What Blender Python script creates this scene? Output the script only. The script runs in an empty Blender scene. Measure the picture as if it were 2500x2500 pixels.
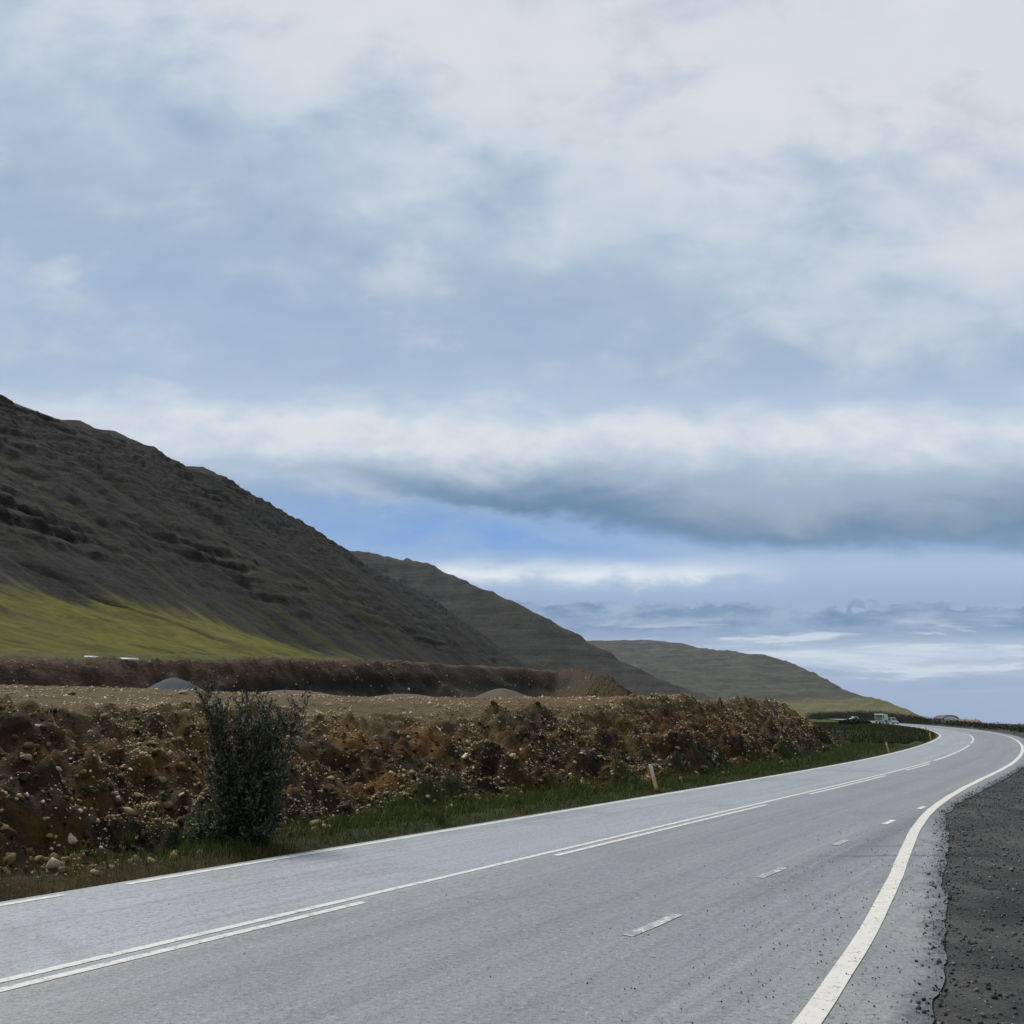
import bpy, math, random
import numpy as np
from mathutils import Vector, Matrix
rnd = random.Random(7)
rng = np.random.default_rng(11)
C = bpy.context.scene.collection
scene = bpy.context.scene
R = math.radians

# ------------------------------------------------------------------ camera
FPX, YH, CAM_H = 2350.0, 1766.0, 2.2          # focal length and horizon row for a 2500 px frame, eye height
PITCH = math.atan((YH - 1250) / FPX)
cam = bpy.data.cameras.new('camera')
cam.sensor_width = 36.0
cam.lens = 36.0 * FPX / 2500.0
cam.clip_start, cam.clip_end = 0.1, 90000
co = bpy.data.objects.new('camera', cam)
co.location = (0, 0, CAM_H)
co.rotation_euler = (math.pi / 2 + PITCH, 0, 0)
C.objects.link(co)
scene.camera = co

# ------------------------------------------------------------------ node helpers
class X:
    """a node socket one can calculate with"""
    def __init__(s, nt, k): s.nt, s.k = nt, k
    def _m(s, op, *o, clamp=False):
        n = s.nt.nodes.new('ShaderNodeMath'); n.operation = op; n.use_clamp = clamp
        for i, v in enumerate((s,) + o):
            if isinstance(v, X): s.nt.links.new(v.k, n.inputs[i])
            else: n.inputs[i].default_value = v
        return X(s.nt, n.outputs[0])
    def __add__(s, o): return s._m('ADD', o)
    __radd__ = __add__
    def __sub__(s, o): return s._m('SUBTRACT', o)
    def __rsub__(s, o): return (s * -1) + o
    def __mul__(s, o): return s._m('MULTIPLY', o)
    __rmul__ = __mul__
    def __truediv__(s, o): return s._m('DIVIDE', o)
    def pw(s, o): return s._m('POWER', o)
    def mx(s, o): return s._m('MAXIMUM', o)
    def mn(s, o): return s._m('MINIMUM', o)
    def ab(s): return s._m('ABSOLUTE')
    def sm(s, a, b):
        n = s.nt.nodes.new('ShaderNodeMapRange'); n.interpolation_type = 'SMOOTHSTEP'
        s.nt.links.new(s.k, n.inputs['Value'])
        for i, v in ((1, a), (2, b)):
            if isinstance(v, X): s.nt.links.new(v.k, n.inputs[i])
            else: n.inputs[i].default_value = v
        return X(s.nt, n.outputs[0])
    def gauss(s, c, w):
        q = (s - c) / w
        return (q * q * -1)._m('EXPONENT')

def inp(nt, sock, v):
    if isinstance(v, X): nt.links.new(v.k, sock)
    elif isinstance(v, (tuple, list)): sock.default_value = (*v, 1.0) if len(v) == 3 and sock.type == 'RGBA' else v
    else: sock.default_value = v

def mixc(nt, a, b, f):
    n = nt.nodes.new('ShaderNodeMix'); n.data_type = 'RGBA'
    inp(nt, n.inputs['Factor'], f); inp(nt, n.inputs[6], a); inp(nt, n.inputs[7], b)
    return X(nt, n.outputs[2])

def vec(nt, x, y, z=0.0):
    n = nt.nodes.new('ShaderNodeCombineXYZ')
    for i, v in enumerate((x, y, z)): inp(nt, n.inputs[i], v)
    return X(nt, n.outputs[0])

def noise(nt, v, scale=1.0, detail=3.0, rough=0.5, dist=0.0, ntype=None):
    n = nt.nodes.new('ShaderNodeTexNoise')
    if ntype: n.noise_type = ntype
    if v is not None: nt.links.new(v.k, n.inputs['Vector'])
    n.inputs['Scale'].default_value = scale; n.inputs['Detail'].default_value = detail
    n.inputs['Roughness'].default_value = rough; n.inputs['Distortion'].default_value = dist
    return X(nt, n.outputs[0])

def voro(nt, v, scale, feat='F1', out=0):
    n = nt.nodes.new('ShaderNodeTexVoronoi'); n.feature = feat
    nt.links.new(v.k, n.inputs['Vector']); n.inputs['Scale'].default_value = scale
    return X(nt, n.outputs[out])

def ramp(nt, f, stops):
    n = nt.nodes.new('ShaderNodeValToRGB'); nt.links.new(f.k, n.inputs[0])
    el = n.color_ramp.elements
    while len(el) < len(stops): el.new(0.5)
    for e, (p, c) in zip(el, stops): e.position = p; e.color = (*c, 1)
    return X(nt, n.outputs[0])

def lin(r, g, b):
    f = lambda c: (c / 255 / 12.92) if c <= 10 else ((c / 255 + .055) / 1.055) ** 2.4
    return (f(r), f(g), f(b))

# ------------------------------------------------------------------ world
SKY = 0.1
SUN_AZ, SUN_EL = R(-48), R(54)                 # clockwise from +Y
world = bpy.data.worlds.new('World'); scene.world = world; world.use_nodes = True
nt = world.node_tree; nt.nodes.clear()
out = nt.nodes.new('ShaderNodeOutputWorld'); bg = nt.nodes.new('ShaderNodeBackground')
nt.links.new(bg.outputs[0], out.inputs[0]); bg.inputs[1].default_value = SKY
sk = nt.nodes.new('ShaderNodeTexSky'); sk.sky_type = 'NISHITA'; sk.sun_disc = False
sk.sun_elevation = SUN_EL; sk.sun_rotation = SUN_AZ
tc = nt.nodes.new('ShaderNodeTexCoord'); sx = nt.nodes.new('ShaderNodeSeparateXYZ')
nt.links.new(tc.outputs['Generated'], sx.inputs[0])
dx, dy, dz = (X(nt, sx.outputs[i]) for i in range(3))
el = dz._m('ARCTAN2', (dy * dy + dx * dx * .12).pw(.5)) * 57.2958      # cloud bands lie across the view
az = dx._m('ARCTAN2', dy) * 57.2958
azc = az.mx(-45.0).mn(45.0)
nA = noise(nt, vec(nt, az / 15, el / 9, 3.1), 1, 4, .5, .4) - .5
nB = noise(nt, vec(nt, az / 6.5, el / 3.0, 8.3), 1, 6, .55, .5) - .5
nC = noise(nt, vec(nt, az / 3.4, el / 1.25, 1.7), 1, 7, .62, .25) - .5
nD = noise(nt, vec(nt, az / 7.5, el / 4.2, 6.4), 1, 6, .56, .3) - .5
nE = noise(nt, vec(nt, az / 2.4, el / 1.5, 2.9), 1, 7, .6, .15) - .5
hi = el.sm(17.5, 21.5)
elw = el + nA * (hi * 7.0 + 1.0) + nD * hi * 4.0 + nB * .8 + azc * .20 * el.sm(20.0, 27.0)
base = ramp(nt, elw / 45.0, [
    (0.000, lin(150, 171, 201)), (0.050, lin(156, 176, 205)), (0.085, lin(188, 202, 222)),
    (0.115, lin(160, 182, 208)), (0.155, lin(150, 174, 206)), (0.200, lin(168, 191, 219)),
    (0.255, lin(140, 173, 216)), (0.300, lin(150, 175, 203)), (0.350, lin(178, 196, 218)),
    (0.420, lin(176, 195, 220)), (0.475, lin(164, 185, 211)),
    (0.560, lin(168, 187, 209)), (0.650, lin(182, 198, 216)), (0.740, lin(205, 215, 225)), (0.86, lin(214, 220, 226)), (1.0, lin(210, 217, 225))])
tex = nD * 1.0 + nA * .5 + nB * .7 + nE * .25
base = mixc(nt, base, lin(220, 225, 230), ((tex * hi).mx(0.0) * 1.7).mn(.85))
base = mixc(nt, base, lin(142, 167, 198), ((tex * hi * -1).mx(0.0) * 1.5).mn(.8))
# bright cloud band low over the ridge
bel = el + nB * 4.2 + nC * 2.4 + nA * 4.0 + nE * 1.0
band = bel.sm(13.0, 16.8) * (1 - bel.sm(17.0, 19.6)) * (nD * 2.0 + nE * 1.2 + .85).mx(.25).mn(1.0)
base = mixc(nt, base, lin(226, 230, 234), band * .85)
# blue gap with clear sky
elp = el + nC * .8 + nB * 1.1 + nE * .5
edge = (12.75 - (az + 3.6) * .19).mx(9.6).mn(14.2)
gap = (edge - elp).sm(-.2, 1.2) * elp.sm(8.3, 11.2) * azc.sm(-17.0, -7.0) * (1 - azc.sm(7.0, 16.0))
clear = mixc(nt, X(nt, sk.outputs[0]), tuple(c / SKY for c in lin(98, 150, 220)), .75)
clear_s = nt.nodes.new('ShaderNodeVectorMath'); clear_s.operation = 'SCALE'
nt.links.new(clear.k, clear_s.inputs[0]); clear_s.inputs[3].default_value = SKY
wisp = 1 - (nB * 1.9 + nC * 1.1 + .12).sm(-.1, .75)
base = mixc(nt, base, X(nt, clear_s.outputs[0]), gap * wisp * .95)
# dark flat-based cloud wedge above the gap
elq = el + nD * 2.6 + nB * 2.4 + nE * .9
wedge = (elq - edge).sm(-.1, (azc * .07 + .8).mx(.6).mn(1.7)) * (1 - (el + nB * 2.6 + nD * 2.0).sm(12.2, 16.6)) * azc.sm(-24.0, -2.0)
base = mixc(nt, base, mixc(nt, lin(102, 135, 167), lin(160, 177, 196), (elq - edge + nB * 2.0).sm(.6, 4.4)), wedge * 1.0)
# white wisps below the gap
st = (elp + nC * .8 - nB * .8).gauss(8.75, .62) * azc.sm(-10.0, -3.0) * (1 - azc.sm(11.0, 17.5)) * (nC * 2.2 + nB * 1.2 + .8).mx(0.0).mn(1.0)
base = mixc(nt, base, lin(228, 235, 242), st * .95)
# grey-blue heaped cloud low on the right and layered streaks under it
e2 = nE * 3.2 + nC * 1.6 + nB * 2.2 + 7.1
low = (e2 - el).sm(-.05, .22) * (el + nC).sm(4.2, 5.8) * azc.sm(-5.0, 2.0)
base = mixc(nt, base, mixc(nt, lin(106, 139, 176), lin(164, 184, 209), (nC * 2.0 + el / 8 - .55).sm(-.2, .7)), low * 1.0)
ly = noise(nt, vec(nt, az / 8, el / .9, 5.2), 1, 7, .6, .35)
base = mixc(nt, base, lin(206, 216, 230), ly.sm(.5, .6) * (1 - el.sm(4.8, 6.4)) * el.sm(1.6, 2.8) * .95)
base = mixc(nt, base, lin(146, 168, 198), (1 - ly.sm(.36, .49)) * (1 - el.sm(4.4, 8.0)) * .7)
sc_ = nt.nodes.new('ShaderNodeVectorMath'); sc_.operation = 'SCALE'
nt.links.new(base.k, sc_.inputs[0])
WORLD_GAIN = 2 ** -.35            # keeps the sky's shown brightness at this exposure
sc_.inputs[3].default_value = WORLD_GAIN / SKY
nt.links.new(sc_.outputs[0], bg.inputs[0])

# ------------------------------------------------------------------ sun and exposure
sl = bpy.data.lights.new('sun', 'SUN'); sl.energy = 3.4; sl.angle = R(20); sl.color = (1.0, .95, .87)
so = bpy.data.objects.new('sun', sl); C.objects.link(so)
sd = Vector((math.sin(SUN_AZ) * math.cos(SUN_EL), math.cos(SUN_AZ) * math.cos(SUN_EL), math.sin(SUN_EL)))
so.rotation_euler = (-sd).to_track_quat('-Z', 'Y').to_euler()
so.location = (-60, 60, 90)
vs = scene.view_settings
vs.view_transform = 'Standard'; vs.look = 'None'; vs.gamma = 1.0; vs.exposure = 0.35; vs.use_curve_mapping = False
scene.cycles.max_bounces = 5; scene.cycles.diffuse_bounces = 3; scene.cycles.transparent_max_bounces = 8

# ------------------------------------------------------------------ numeric helpers
def _h(ix, iy, seed):
    n = (ix.astype(np.int64) * 374761393 + iy.astype(np.int64) * 668265263 + seed * 974634781) & 0xffffffff
    n = ((n ^ (n >> 13)) * 1274126177) & 0xffffffff
    n = ((n ^ (n >> 16)) * 2246822519) & 0xffffffff
    return (n ^ (n >> 15)) & 0xffffffff
def perlin(x, y, seed=0):
    x = np.asarray(x, float); y = np.asarray(y, float); x, y = np.broadcast_arrays(x, y)
    ix, iy = np.floor(x), np.floor(y); fx, fy = x - ix, y - iy
    ux, uy = fx * fx * fx * (fx * (fx * 6 - 15) + 10), fy * fy * fy * (fy * (fy * 6 - 15) + 10)
    def g(ox, oy):
        a = _h(ix + ox, iy + oy, seed) * (2 * math.pi / 4294967296.0)
        return np.cos(a) * (fx - ox) + np.sin(a) * (fy - oy)
    a, b, c, d = g(0, 0), g(1, 0), g(0, 1), g(1, 1)
    return 1.5 * ((a + (b - a) * ux) * (1 - uy) + (c + (d - c) * ux) * uy)
def fbm(x, y, octv=5, seed=0, rough=.5, ridge=False):
    t, a, n = 0.0, 1.0, 0.0
    for i in range(octv):
        p = perlin(x * 2 ** i + 17.3 * i, y * 2 ** i - 9.1 * i, seed + i)
        t = t + a * (1 - 2 * np.abs(p) if ridge else p); n += a; a *= rough
    return t / n
def sstep(x, a, b):
    t = np.clip((x - a) / (b - a), 0, 1); return t * t * (3 - 2 * t)
def interp(x, pts):
    p = np.array(pts, float); return np.interp(x, p[:, 0], p[:, 1])
def smin(a, b, k):
    h = np.clip(.5 + .5 * (b - a) / k, 0, 1); return b * (1 - h) + a * h - k * h * (1 - h)

def ray(px, py):
    a, b = (px - 1250) / FPX, (1250 - py) / FPX
    return np.array([a, math.cos(PITCH) - b * math.sin(PITCH), math.sin(PITCH) + b * math.cos(PITCH)])
def at_y(px, py, Y):
    d = ray(px, py); return d * (Y / d[1]) + np.array([0, 0, CAM_H])

# road frame: s runs along the road, lat to its left
TH = R(31.87); SU, CU = math.sin(TH), math.cos(TH)
def W(s, lat): return s * SU - lat * CU, s * CU + lat * SU
def SL(x, y): return x * SU + y * CU, -x * CU + y * SU
SLOPE = 0.0065
def G(x, y):
    """the lie of the land: a gentle rise inland, a fall to the sea on the right"""
    y = np.asarray(y, float); x = np.asarray(x, float)
    z = np.interp(y, [-4000, -300, 0, 250, 330, 420, 520, 700, 9000], [-2, -1.95, 0, 1.625, 2.3, 3.45, 4.5, 5.2, 5.2])
    s, lat = SL(x, y)
    d = -(lat - LE(s)) - 30
    return z - np.clip(d, 0, None) * .03 * (d < 400) - (d >= 400) * 12
_le_s = np.array([-4000, -200, 0, 20, 40, 52, 63.7, 79.4, 95.6, 111.5, 125.4, 139.3, 166.3, 193, 230, 285, 400, 510, 700, 900, 1600, 4000.])
_le_l = np.array([11.65, 11.65, 11.65, 11.6, 11.45, 11.62, 12.2, 13.35, 14.9, 16.7, 18.5, 20.7, 25.8, 31.6, 40.5, 54.5, 90, 126, 195, 272, 560, 1550.])
_ls = np.arange(-4000, 4000, 2.0); _ll = np.interp(_ls, _le_s, _le_l)
_k = np.exp(-(np.arange(-12, 13) / 5.0) ** 2); _k /= _k.sum()
_ll = np.convolve(np.pad(_ll, 12, 'edge'), _k, 'valid')
def LE(s): return np.interp(s, _ls, _ll)          # lat of the left edge line
def P(s, q, dz=0.0):
    """point q metres left of the road's left edge line (q negative = on the road)"""
    lat = LE(s) + q; x, y = W(s, lat); return x, y, G(x, y) + dz

# ------------------------------------------------------------------ object helpers
def link(name, me, mat=None, parent=None):
    o = bpy.data.objects.new(name, me); C.objects.link(o)
    if mat is not None and me is not None and not me.materials: me.materials.append(mat)
    if parent is not None: o.parent = parent
    return o
def mesh(name, v, f, smooth=True, attrs=None, uv=None):
    me = bpy.data.meshes.new(name); v = np.asarray(v, np.float32)
    if isinstance(f, np.ndarray):
        nf, k = f.shape
        me.vertices.add(len(v)); me.vertices.foreach_set('co', v.ravel())
        me.loops.add(nf * k); me.loops.foreach_set('vertex_index', f.astype(np.int32).ravel())
        me.polygons.add(nf); me.polygons.foreach_set('loop_start', np.arange(0, nf * k, k, dtype=np.int32))
        me.update(calc_edges=True)
    else:
        me.from_pydata(v.tolist(), [], f); me.update()
    if smooth: me.polygons.foreach_set('use_smooth', np.ones(len(me.polygons), bool))
    for k, a in (attrs or {}).items():
        t = me.attributes.new(k, 'FLOAT', 'POINT'); t.data.foreach_set('value', np.asarray(a, np.float32).ravel())
    if uv is not None:
        u = me.uv_layers.new(name='UVMap'); li = np.empty(len(me.loops), np.int32); me.loops.foreach_get('vertex_index', li)
        u.data.foreach_set('uv', np.asarray(uv, np.float32)[li].ravel())
    return me
def grid_faces(nr, nc):
    i = np.arange(nr - 1)[:, None] * nc + np.arange(nc - 1)[None, :]
    return np.stack([i, i + 1, i + nc + 1, i + nc], -1).reshape(-1, 4)
def grid(name, Xa, Ya, Za, attrs=None, uv=None):
    v = np.stack([Xa, Ya, Za], -1).reshape(-1, 3)
    return mesh(name, v, grid_faces(*Xa.shape), True, attrs, uv)
def tag(o, label=None, cat=None, group=None, kind=None):
    if label: o['label'] = label
    if cat: o['category'] = cat
    if group: o['group'] = group
    if kind: o['kind'] = kind
    return o
def empty(name, loc, rz=0.0):
    o = bpy.data.objects.new(name, None); C.objects.link(o); o.location = loc; o.rotation_euler = (0, 0, rz)
    o.empty_display_size = .2; return o
def struct(name, me, m, label=None): return tag(link(name, me, m), label, None, None, 'structure')

class MB:
    """collects boxes, prisms and tubes into one mesh"""
    def __init__(s): s.v, s.f = [], []
    def add(s, v, f):
        n = len(s.v); s.v += [tuple(p) for p in v]; s.f += [tuple(i + n for i in q) for q in f]; return s
    def box(s, x0, x1, y0, y1, z0, z1, top=(1, 1), shift=(0, 0)):
        cx, cy = (x0 + x1) / 2 + shift[0], (y0 + y1) / 2 + shift[1]; hx, hy = (x1 - x0) / 2 * top[0], (y1 - y0) / 2 * top[1]
        v = [(x0, y0, z0), (x1, y0, z0), (x1, y1, z0), (x0, y1, z0), (cx - hx, cy - hy, z1), (cx + hx, cy - hy, z1), (cx + hx, cy + hy, z1), (cx - hx, cy + hy, z1)]
        return s.add(v, [(3, 2, 1, 0), (4, 5, 6, 7), (0, 1, 5, 4), (1, 2, 6, 5), (2, 3, 7, 6), (3, 0, 4, 7)])
    def prism(s, prof, x0, x1):
        n = len(prof); v = [(x0, y, z) for y, z in prof] + [(x1, y, z) for y, z in prof]
        f = [tuple(range(n)), tuple(range(2 * n - 1, n - 1, -1))] + [(i + n, (i + 1) % n + n, (i + 1) % n, i) for i in range(n)]
        return s.add(v, f)
    def cyl(s, c, r, h, axis='x', n=16):
        v, f = [], []
        for e in (-h / 2, h / 2):
            for i in range(n):
                a = 2 * math.pi * i / n; p = (r * math.cos(a), r * math.sin(a))
                v.append((c[0] + e, c[1] + p[0], c[2] + p[1]) if axis == 'x' else (c[0] + p[0], c[1] + e, c[2] + p[1]))
        f = [tuple(range(n - 1, -1, -1)), tuple(range(n, 2 * n))] + [(i, (i + 1) % n, (i + 1) % n + n, i + n) for i in range(n)]
        return s.add(v, f)
    def tube(s, pts, rad, n=5):
        base = len(s.v); prev = None
        for i, p in enumerate(pts):
            p = Vector(p); t = (Vector(pts[min(i + 1, len(pts) - 1)]) - Vector(pts[max(i - 1, 0)])).normalized()
            u = t.orthogonal().normalized() if prev is None else (prev - t * prev.dot(t)).normalized(); prev = u; w = t.cross(u)
            for k in range(n):
                a = 2 * math.pi * k / n; s.v.append(tuple(p + (u * math.cos(a) + w * math.sin(a)) * rad[i]))
        for i in range(len(pts) - 1):
            for k in range(n):
                a, b = base + i * n + k, base + i * n + (k + 1) % n; s.f.append((a, b, b + n, a + n))
        s.f.append(tuple(base + (len(pts) - 1) * n + k for k in range(n))); return s
    def build(s, name, m, parent=None, smooth=False):
        return link(name, mesh(name, s.v, s.f, smooth), m, parent)

# ------------------------------------------------------------------ materials
def mat(name, rough=.85, spec=.3):
    m = bpy.data.materials.new(name); m.use_nodes = True; t = m.node_tree
    b = t.nodes['Principled BSDF']; b.inputs['Roughness'].default_value = rough; b.inputs['Specular IOR Level'].default_value = spec
    return m, t, b
def coord(t, kind='Object'):
    n = t.nodes.new('ShaderNodeTexCoord'); return X(t, n.outputs[kind])
def attr(t, name):
    n = t.nodes.new('ShaderNodeAttribute'); n.attribute_name = name; return X(t, n.outputs['Fac'])
def bump(t, b, h, dist, strength=1.0):
    n = t.nodes.new('ShaderNodeBump'); n.inputs['Distance'].default_value = dist; n.inputs['Strength'].default_value = strength
    t.links.new(h.k, n.inputs['Height']); t.links.new(n.outputs[0], b.inputs['Normal'])
def setc(t, b, c, k=1.0):
    inp(t, b.inputs['Base Color'], c if k == 1.0 else mixc(t, (0, 0, 0), c, k))
def plain(name, c, rough=.6, spec=.4, var=.12, scale=6.0, metal=0.0):
    m, t, b = mat(name, rough, spec); n = noise(t, coord(t), scale, 4, .6)
    d = tuple(x * (1 - var * 2) for x in c); l = tuple(min(1, x * (1 + var)) for x in c)
    setc(t, b, mixc(t, d, l, n)); b.inputs['Metallic'].default_value = metal; return m

def asphalt():
    m, t, b = mat('asphalt', .52, .5)
    uvn = t.nodes.new('ShaderNodeUVMap'); sp = t.nodes.new('ShaderNodeSeparateXYZ'); t.links.new(uvn.outputs[0], sp.inputs[0])
    s, q = X(t, sp.outputs[0]), X(t, sp.outputs[1])
    o = coord(t)
    lng = noise(t, vec(t, s / 9, q / .8, 0.0), 1, 5, .55)
    big = noise(t, vec(t, s / 6, q / 2.2, 4.0), 1, 4, .55)
    grain = noise(t, o, 55, 3, .75); chip = voro(t, o, 42); chip2 = noise(t, o, 17, 4, .7)
    c = mixc(t, (.175, .192, .202), (.25, .267, .275), lng)
    # grazing sky reflection on the far lane, painted in as a paler, bluer tone
    c = mixc(t, c, (.285, .322, .362), q.sm(-3.55, -3.3) * .85)
    wob = (big - .5) * .35
    track = (q + wob).gauss(-1.0, .35) + (q + wob).gauss(-2.6, .35)
    c = mixc(t, c, (.335, .372, .41), track * .35)
    dk = (q + wob).gauss(-4.9, .4) + (q + wob).gauss(-6.1, .3)
    c = mixc(t, c, (.15, .16, .165), dk * .55 * lng.sm(.3, .6))
    # dark patched joint beside the faded lane dashes
    c = mixc(t, c, (.105, .112, .118), (q + wob * 1.2).gauss(-7.45, .32) * big.sm(.32, .6) * .8 * s.sm(4.0, 9.0))
    c = mixc(t, c, (.27, .28, .265), (1 - (q + wob).sm(-8.6, -7.9)) * big.sm(.4, .62) * .6)
    # dark wheel smears across the lane end by the gravel
    for s0, q0, k, w, a, bb in ((17.15, -8.1, -.62, .045, -9.6, -6.6), (18.6, -8.0, -.62, .05, -8.6, -7.0), (19.7, -8.4, -.55, .03, -9.0, -7.9)):
        line = (s - s0 - (q - q0) * (k) + (big - .5) * .9 + (chip2 - .5) * .12).gauss(0.0, w * 2.4)
        c = mixc(t, c, (.05, .053, .057), line * q.sm(a, a + .5) * (1 - q.sm(bb - 1.2, bb)) * .9)
    ed = attr(t, 'edge') + (noise(t, o, 2.2, 6, .7) - .5) * .9
    c = mixc(t, c, (.05, .053, .057), 1 - ed.sm(-.02, .34))
    streak = noise(t, vec(t, s / 14, q / .13, 2.0), 1, 4, .6)
    c = mixc(t, c, (.12, .13, .14), (1 - streak.sm(.34, .5)) * .35); c = mixc(t, c, (.34, .36, .38), streak.sm(.54, .7) * .3)
    patch = noise(t, o, .35, 5, .6, .8); c = mixc(t, c, (.15, .16, .17), patch.sm(.55, .63) * .35)
    ck = voro(t, vec(t, s + (big - .5) * 3.0, q * 1.4 + (chip2 - .5) * .5, 0.0), .16, 'DISTANCE_TO_EDGE')
    c = mixc(t, c, (.045, .048, .052), (1 - ck.sm(.001, .0045)) * noise(t, o, .3, 3).sm(.5, .6) * (1 - q.sm(-3.6, -3.3)) * .8)
    fine = (grain - .5) * 1.1 + (chip2 - .5) * 2.0 + (.35 - chip) * .4
    c = mixc(t, c, (.50, .53, .55), fine.sm(.08, .6) * .8)
    c = mixc(t, c, (.045, .05, .055), (fine * -1).sm(.06, .55) * .8)
    setc(t, b, c, .68)
    inp(t, b.inputs['Roughness'], lng * .15 + .46)
    bump(t, b, grain * .6 + chip * .5, .006, .55)
    return m
def paint(wear=.25, c=(.48, .485, .47)):
    m, t, b = mat('road_paint', .6, .35); o = coord(t)
    n = noise(t, o, 9, 6, .72) * .6 + noise(t, o, 55, 3, .7) * .4
    k = n.sm(.33 + wear * .35, .46 + wear * .35) if wear < .9 else n.sm(.47, .55)
    setc(t, b, mixc(t, (.15, .155, .16), mixc(t, tuple(x * .82 for x in c), c, noise(t, o, 3, 4, .6)), k))
    bump(t, b, n, .004, .5); return m
def soil():
    m, t, b = mat('bank_soil', .92, .15); o = coord(t)
    big = noise(t, o, .55, 5, .6, .6); mid = noise(t, o, 2.6, 6, .65, .4); fin = noise(t, o, 14, 5, .7); peb = voro(t, o, 11); peb2 = voro(t, o, 24)
    up = attr(t, 'upper'); gr = attr(t, 'grass'); damp = attr(t, 'damp')
    c = mixc(t, (.022, .012, .005), (.115, .060, .014), mid.sm(.34, .66))
    c = mixc(t, c, (.175, .092, .019), big.sm(.48, .7) * .7)
    c = mixc(t, c, (.018, .012, .008), (1 - big.sm(.34, .52)) * .75)
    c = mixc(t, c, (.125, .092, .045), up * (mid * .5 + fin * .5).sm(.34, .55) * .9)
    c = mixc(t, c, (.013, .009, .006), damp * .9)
    c = mixc(t, c, (.30, .25, .175), (1 - peb.sm(.10, .26)) * (noise(t, o, 1.3, 3, .6) + up * .25).sm(.48, .66) * .75)
    c = mixc(t, c, (.36, .31, .24), (1 - peb2.sm(.12, .24)) * noise(t, o, 1.9, 3, .6).sm(.52, .66) * .55)
    c = mixc(t, c, mixc(t, (.020, .030, .008), (.050, .062, .018), mid), gr)
    setc(t, b, c, .60)
    bump(t, b, fin * .55 + mid * .5 - peb.mn(.35) * .7, .09, 1.0)
    return m
def pit_mat():
    m, t, b = mat('pit_gravel', .93, .15); o = coord(t)
    ly = attr(t, 'shade_band'); tp = attr(t, 'topsoil'); gr = attr(t, 'grass')
    mp = t.nodes.new('ShaderNodeMapping'); t.links.new(o.k, mp.inputs[0]); mp.inputs['Scale'].default_value = (1, 1, 4.0)
    mid = noise(t, X(t, mp.outputs[0]), .4, 6, .66, .5); fin = noise(t, X(t, mp.outputs[0]), 1.7, 6, .72); peb = voro(t, o, 2.6)
    c = mixc(t, (.040, .034, .030), (.085, .070, .058), mid * .6 + fin * .4)
    c = mixc(t, c, mixc(t, (.030, .018, .010), (.130, .085, .050), fin.sm(.3, .7)), tp)
    c = mixc(t, c, (.017, .014, .012), ly)  # shade under the ledge painted near black
    c = mixc(t, c, (.24, .21, .17), (1 - peb.sm(.10, .2)) * noise(t, o, .8, 3).sm(.5, .66) * .6 * (1 - ly))
    c = mixc(t, c, mixc(t, (.07, .085, .014), (.13, .135, .035), fin), gr)
    setc(t, b, c, .52); bump(t, b, fin * .8 + mid * .4 - peb.mn(.3), .3, 1.0); return m
def mountain_mat(name, rockd, rockl, moss, sc=1.0, ga=(.075, .085, .010), gb=(.215, .205, .030)):
    m, t, b = mat(name, .95, .1); o = coord(t)
    gr = attr(t, 'grass'); ms = attr(t, 'moss'); cl = attr(t, 'cliff')
    mid = noise(t, o, .03 * sc, 7, .68, .4); fin = noise(t, o, .22 * sc, 6, .7)
    mp = t.nodes.new('ShaderNodeMapping'); t.links.new(o.k, mp.inputs[0]); mp.inputs['Scale'].default_value = (.012 * sc, .012 * sc, .16 * sc)
    strat = noise(t, X(t, mp.outputs[0]), 1.0, 6, .7)
    c = mixc(t, rockd, rockl, (mid * .32 + fin * .38 + strat * .5).sm(.44, .74))
    c = mixc(t, c, tuple(x * 1.5 for x in rockl), attr(t, 'scree').sm(.52, .72) * .45)
    c = mixc(t, c, tuple(x * .5 for x in rockd), cl * .8)
    c = mixc(t, c, tuple(min(1, x * 1.7) for x in rockl), cl * fin.sm(.55, .75) * .6)
    c = mixc(t, c, mixc(t, tuple(x * .6 for x in moss), moss, fin), ms)
    g = mixc(t, mixc(t, ga, gb, (mid * .45 + fin * .35 + strat * .2).sm(.38, .64)), (.20, .165, .065), noise(t, o, .02, 6, .7).sm(.52, .66) * .6)
    g = mixc(t, g, (.035, .045, .010), noise(t, o, .05, 6, .7).sm(.54, .66) * .7)
    c = mixc(t, c, g, gr)
    tiny = noise(t, o, .75 * sc, 5, .75); c = mixc(t, c, tuple(x * .3 for x in rockd), (1 - tiny.sm(.36, .5)) * .6 * (1 - gr))
    c = mixc(t, c, tuple(min(1, x * 1.8) for x in rockl), tiny.sm(.56, .72) * .5 * (1 - gr))
    setc(t, b, c, .78); bump(t, b, fin * .7 + strat * .6 + mid * .8 + tiny * .35, 6.0 * (1 if sc >= 1 else 2), 1.0); return m
def land_mat():
    m, t, b = mat('rough_pasture', .95, .1); o = coord(t)
    mid = noise(t, o, .02, 6, .65, .4); fin = noise(t, o, .5, 5, .7)
    c = mixc(t, (.040, .048, .014), (.10, .095, .035), (mid * .6 + fin * .4).sm(.35, .65))
    setc(t, b, c, .68); bump(t, b, fin, .3, .8); return m
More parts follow.
